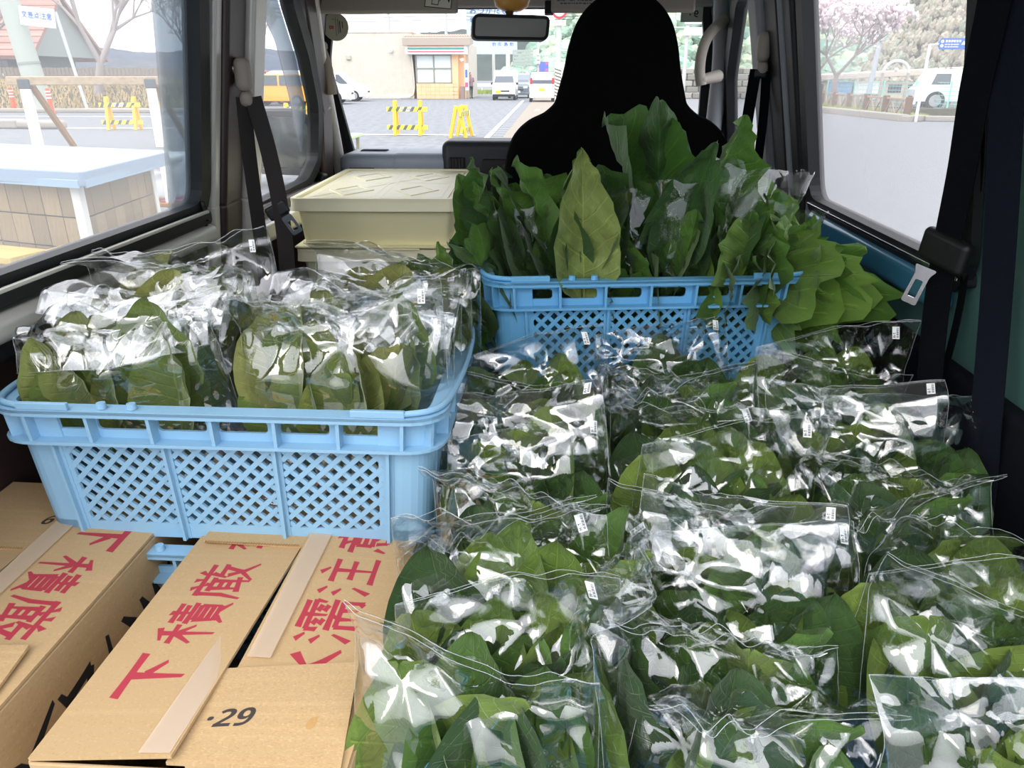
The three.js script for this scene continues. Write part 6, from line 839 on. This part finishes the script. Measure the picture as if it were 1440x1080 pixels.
{ const t = thing('arch_lamp', 'white arched street lamp hoop standing behind the mesh fence', 'lamp post', [16.8, 0, -42]); part('post', rod([-0.62, 0, 0], [-0.62, 1.6, 0], 0.09, 0.07), M(0xb7aea2), t); part('post', rod([0.62, 0, 0], [0.62, 1.6, 0], 0.09, 0.07), M(0xb7aea2), t); const a = []; for (let i = 0; i <= 14; i++) a.push([-0.62 * Math.cos(i / 14 * Math.PI), 1.6 + 0.55 * Math.sin(i / 14 * Math.PI), 0]); part('arch', tube(a, 0.075, 10), matWhite, t); part('lamp_globe', new THREE.SphereGeometry(0.1, 16, 12).translate(0, 1.75, 0), matWhite, t); part('hanger', rod([0, 2.12, 0], [0, 1.82, 0], 0.02), matPole, t); }
{ const t = thing('low_building', 'long low cream building with a sloping roof behind the mesh fence', 'building', [23, 0, -56], -0.1); part('wall', rbox(14, 1.1, 5, 0, 0.55, 0, 0.03), M(0xd9c9b4), t); part('roof', [mapV(rbox(15, 0.35, 6, 0, 1.3, 0, 0.05), (x, y, z) => [x, y + 0.05 * (x + 7), z])], M(0xd5c8ba, { roughness: 0.9 }), t); for (let i = 0; i < 11; i++) part('window', rbox(0.8, 0.5, 0.06, -6 + i * 1.2, 0.7, 2.51, 0.02), matCarGlass, t); part('banner', rbox(1.5, 0.8, 0.04, -4.6, 0.7, 2.6, 0.01), M(0x6f9fd0), t); part('banner', rbox(1.6, 0.8, 0.04, -2.9, 0.75, 2.62, 0.01), matWhite, t); }
{ const t = thing('utility_pole', 'grey utility pole with lights rising behind the arched lamp', 'pole', [17.8, 0, -47.6]); part('shaft', rod([-0.1, 0, 0], [0.1, 4.0, 0], 0.16, 0.11, 14), M(0xb2bac2), t); part('crossarm', rbox(0.7, 0.09, 0.1, 0.1, 3.9, 0.05, 0.01), matPole, t); part('transformer', rbox(0.3, 0.5, 0.3, 0.1, 3.5, 0.1, 0.05), matPole, t); }
{ const t = thing('wood_pole', 'thick brown wooden pole beside the road, seen through the right front window', 'pole', [2.52, 0, -9.4]); part('shaft', rod([0, 1.0, 0], [0.22, 4.2, 0], 0.11, 0.1, 14), M(0x7a5c4c, { map: texWood, roughness: 0.95 }), t); part('shaft_foot', rod([0, 0, 0], [0, 1.05, 0], 0.11, 0.11, 14), M(0x7a5c4c, { map: texWood, roughness: 0.95 }), t); part('pole_band', rod([0.06, 2.0, 0], [0.065, 2.06, 0], 0.115, 0.115, 14), matPole, t); }
{ const t = thing('stacked_signs', 'stack of white shop sign panels on a post beyond the road to the right', 'sign', [6.6, 0, -44]); part('post', rod([0, 0, 0], [0, 6, 0], 0.1), matPole, t); for (let i = 0; i < 3; i++) part('panel', rbox(1.4, 0.4, 0.1, 0.5, 4.7 - i * 0.55, 0.12, 0.03), M(0xe6ebee), t); }
{ const t = thing('junction_sign', 'pale sign panels on a grey pole beside the driver headrest', 'sign', [4.7, 0, -48]); part('post', rod([0.55, 0, 0], [0.55, 3.4, 0], 0.1), M(0xaab4ba), t); part('panel', rbox(0.9, 1.3, 0.08, -0.1, 2.5, 0.1, 0.03), M(0xe3e8ea), t); part('panel', rbox(1.2, 0.6, 0.08, -0.3, 4.2, 0.1, 0.03), M(0xb5bec2), t); part('arm', rod([-1, 4.0, 0], [2.6, 4.0, 0], 0.05), matPole, t); part('red_light', xf(new THREE.SphereGeometry(0.12, 12, 10), [0.62, 1.2, 0.15]), matLampRed, t); }
{ const t = thing('stone_wall', 'low dark stone wall below the wooded slope beyond the right front window', 'wall', [9.5, 0, -56]); for (let r = 0; r < 5; r++) for (let i = 0; i < 16; i++) part('stone', rbox(0.72 + 0.1 * rnd(), 0.36, 0.5, -5 + i * 0.82 + (r % 2) * 0.4, 0.2 + r * 0.39, rr(-0.04, 0.04), 0.07, [0, 0, 0], 1), stoneMats[Math.floor(rnd() * 3)], t); }
renderer.render(scene, camera);
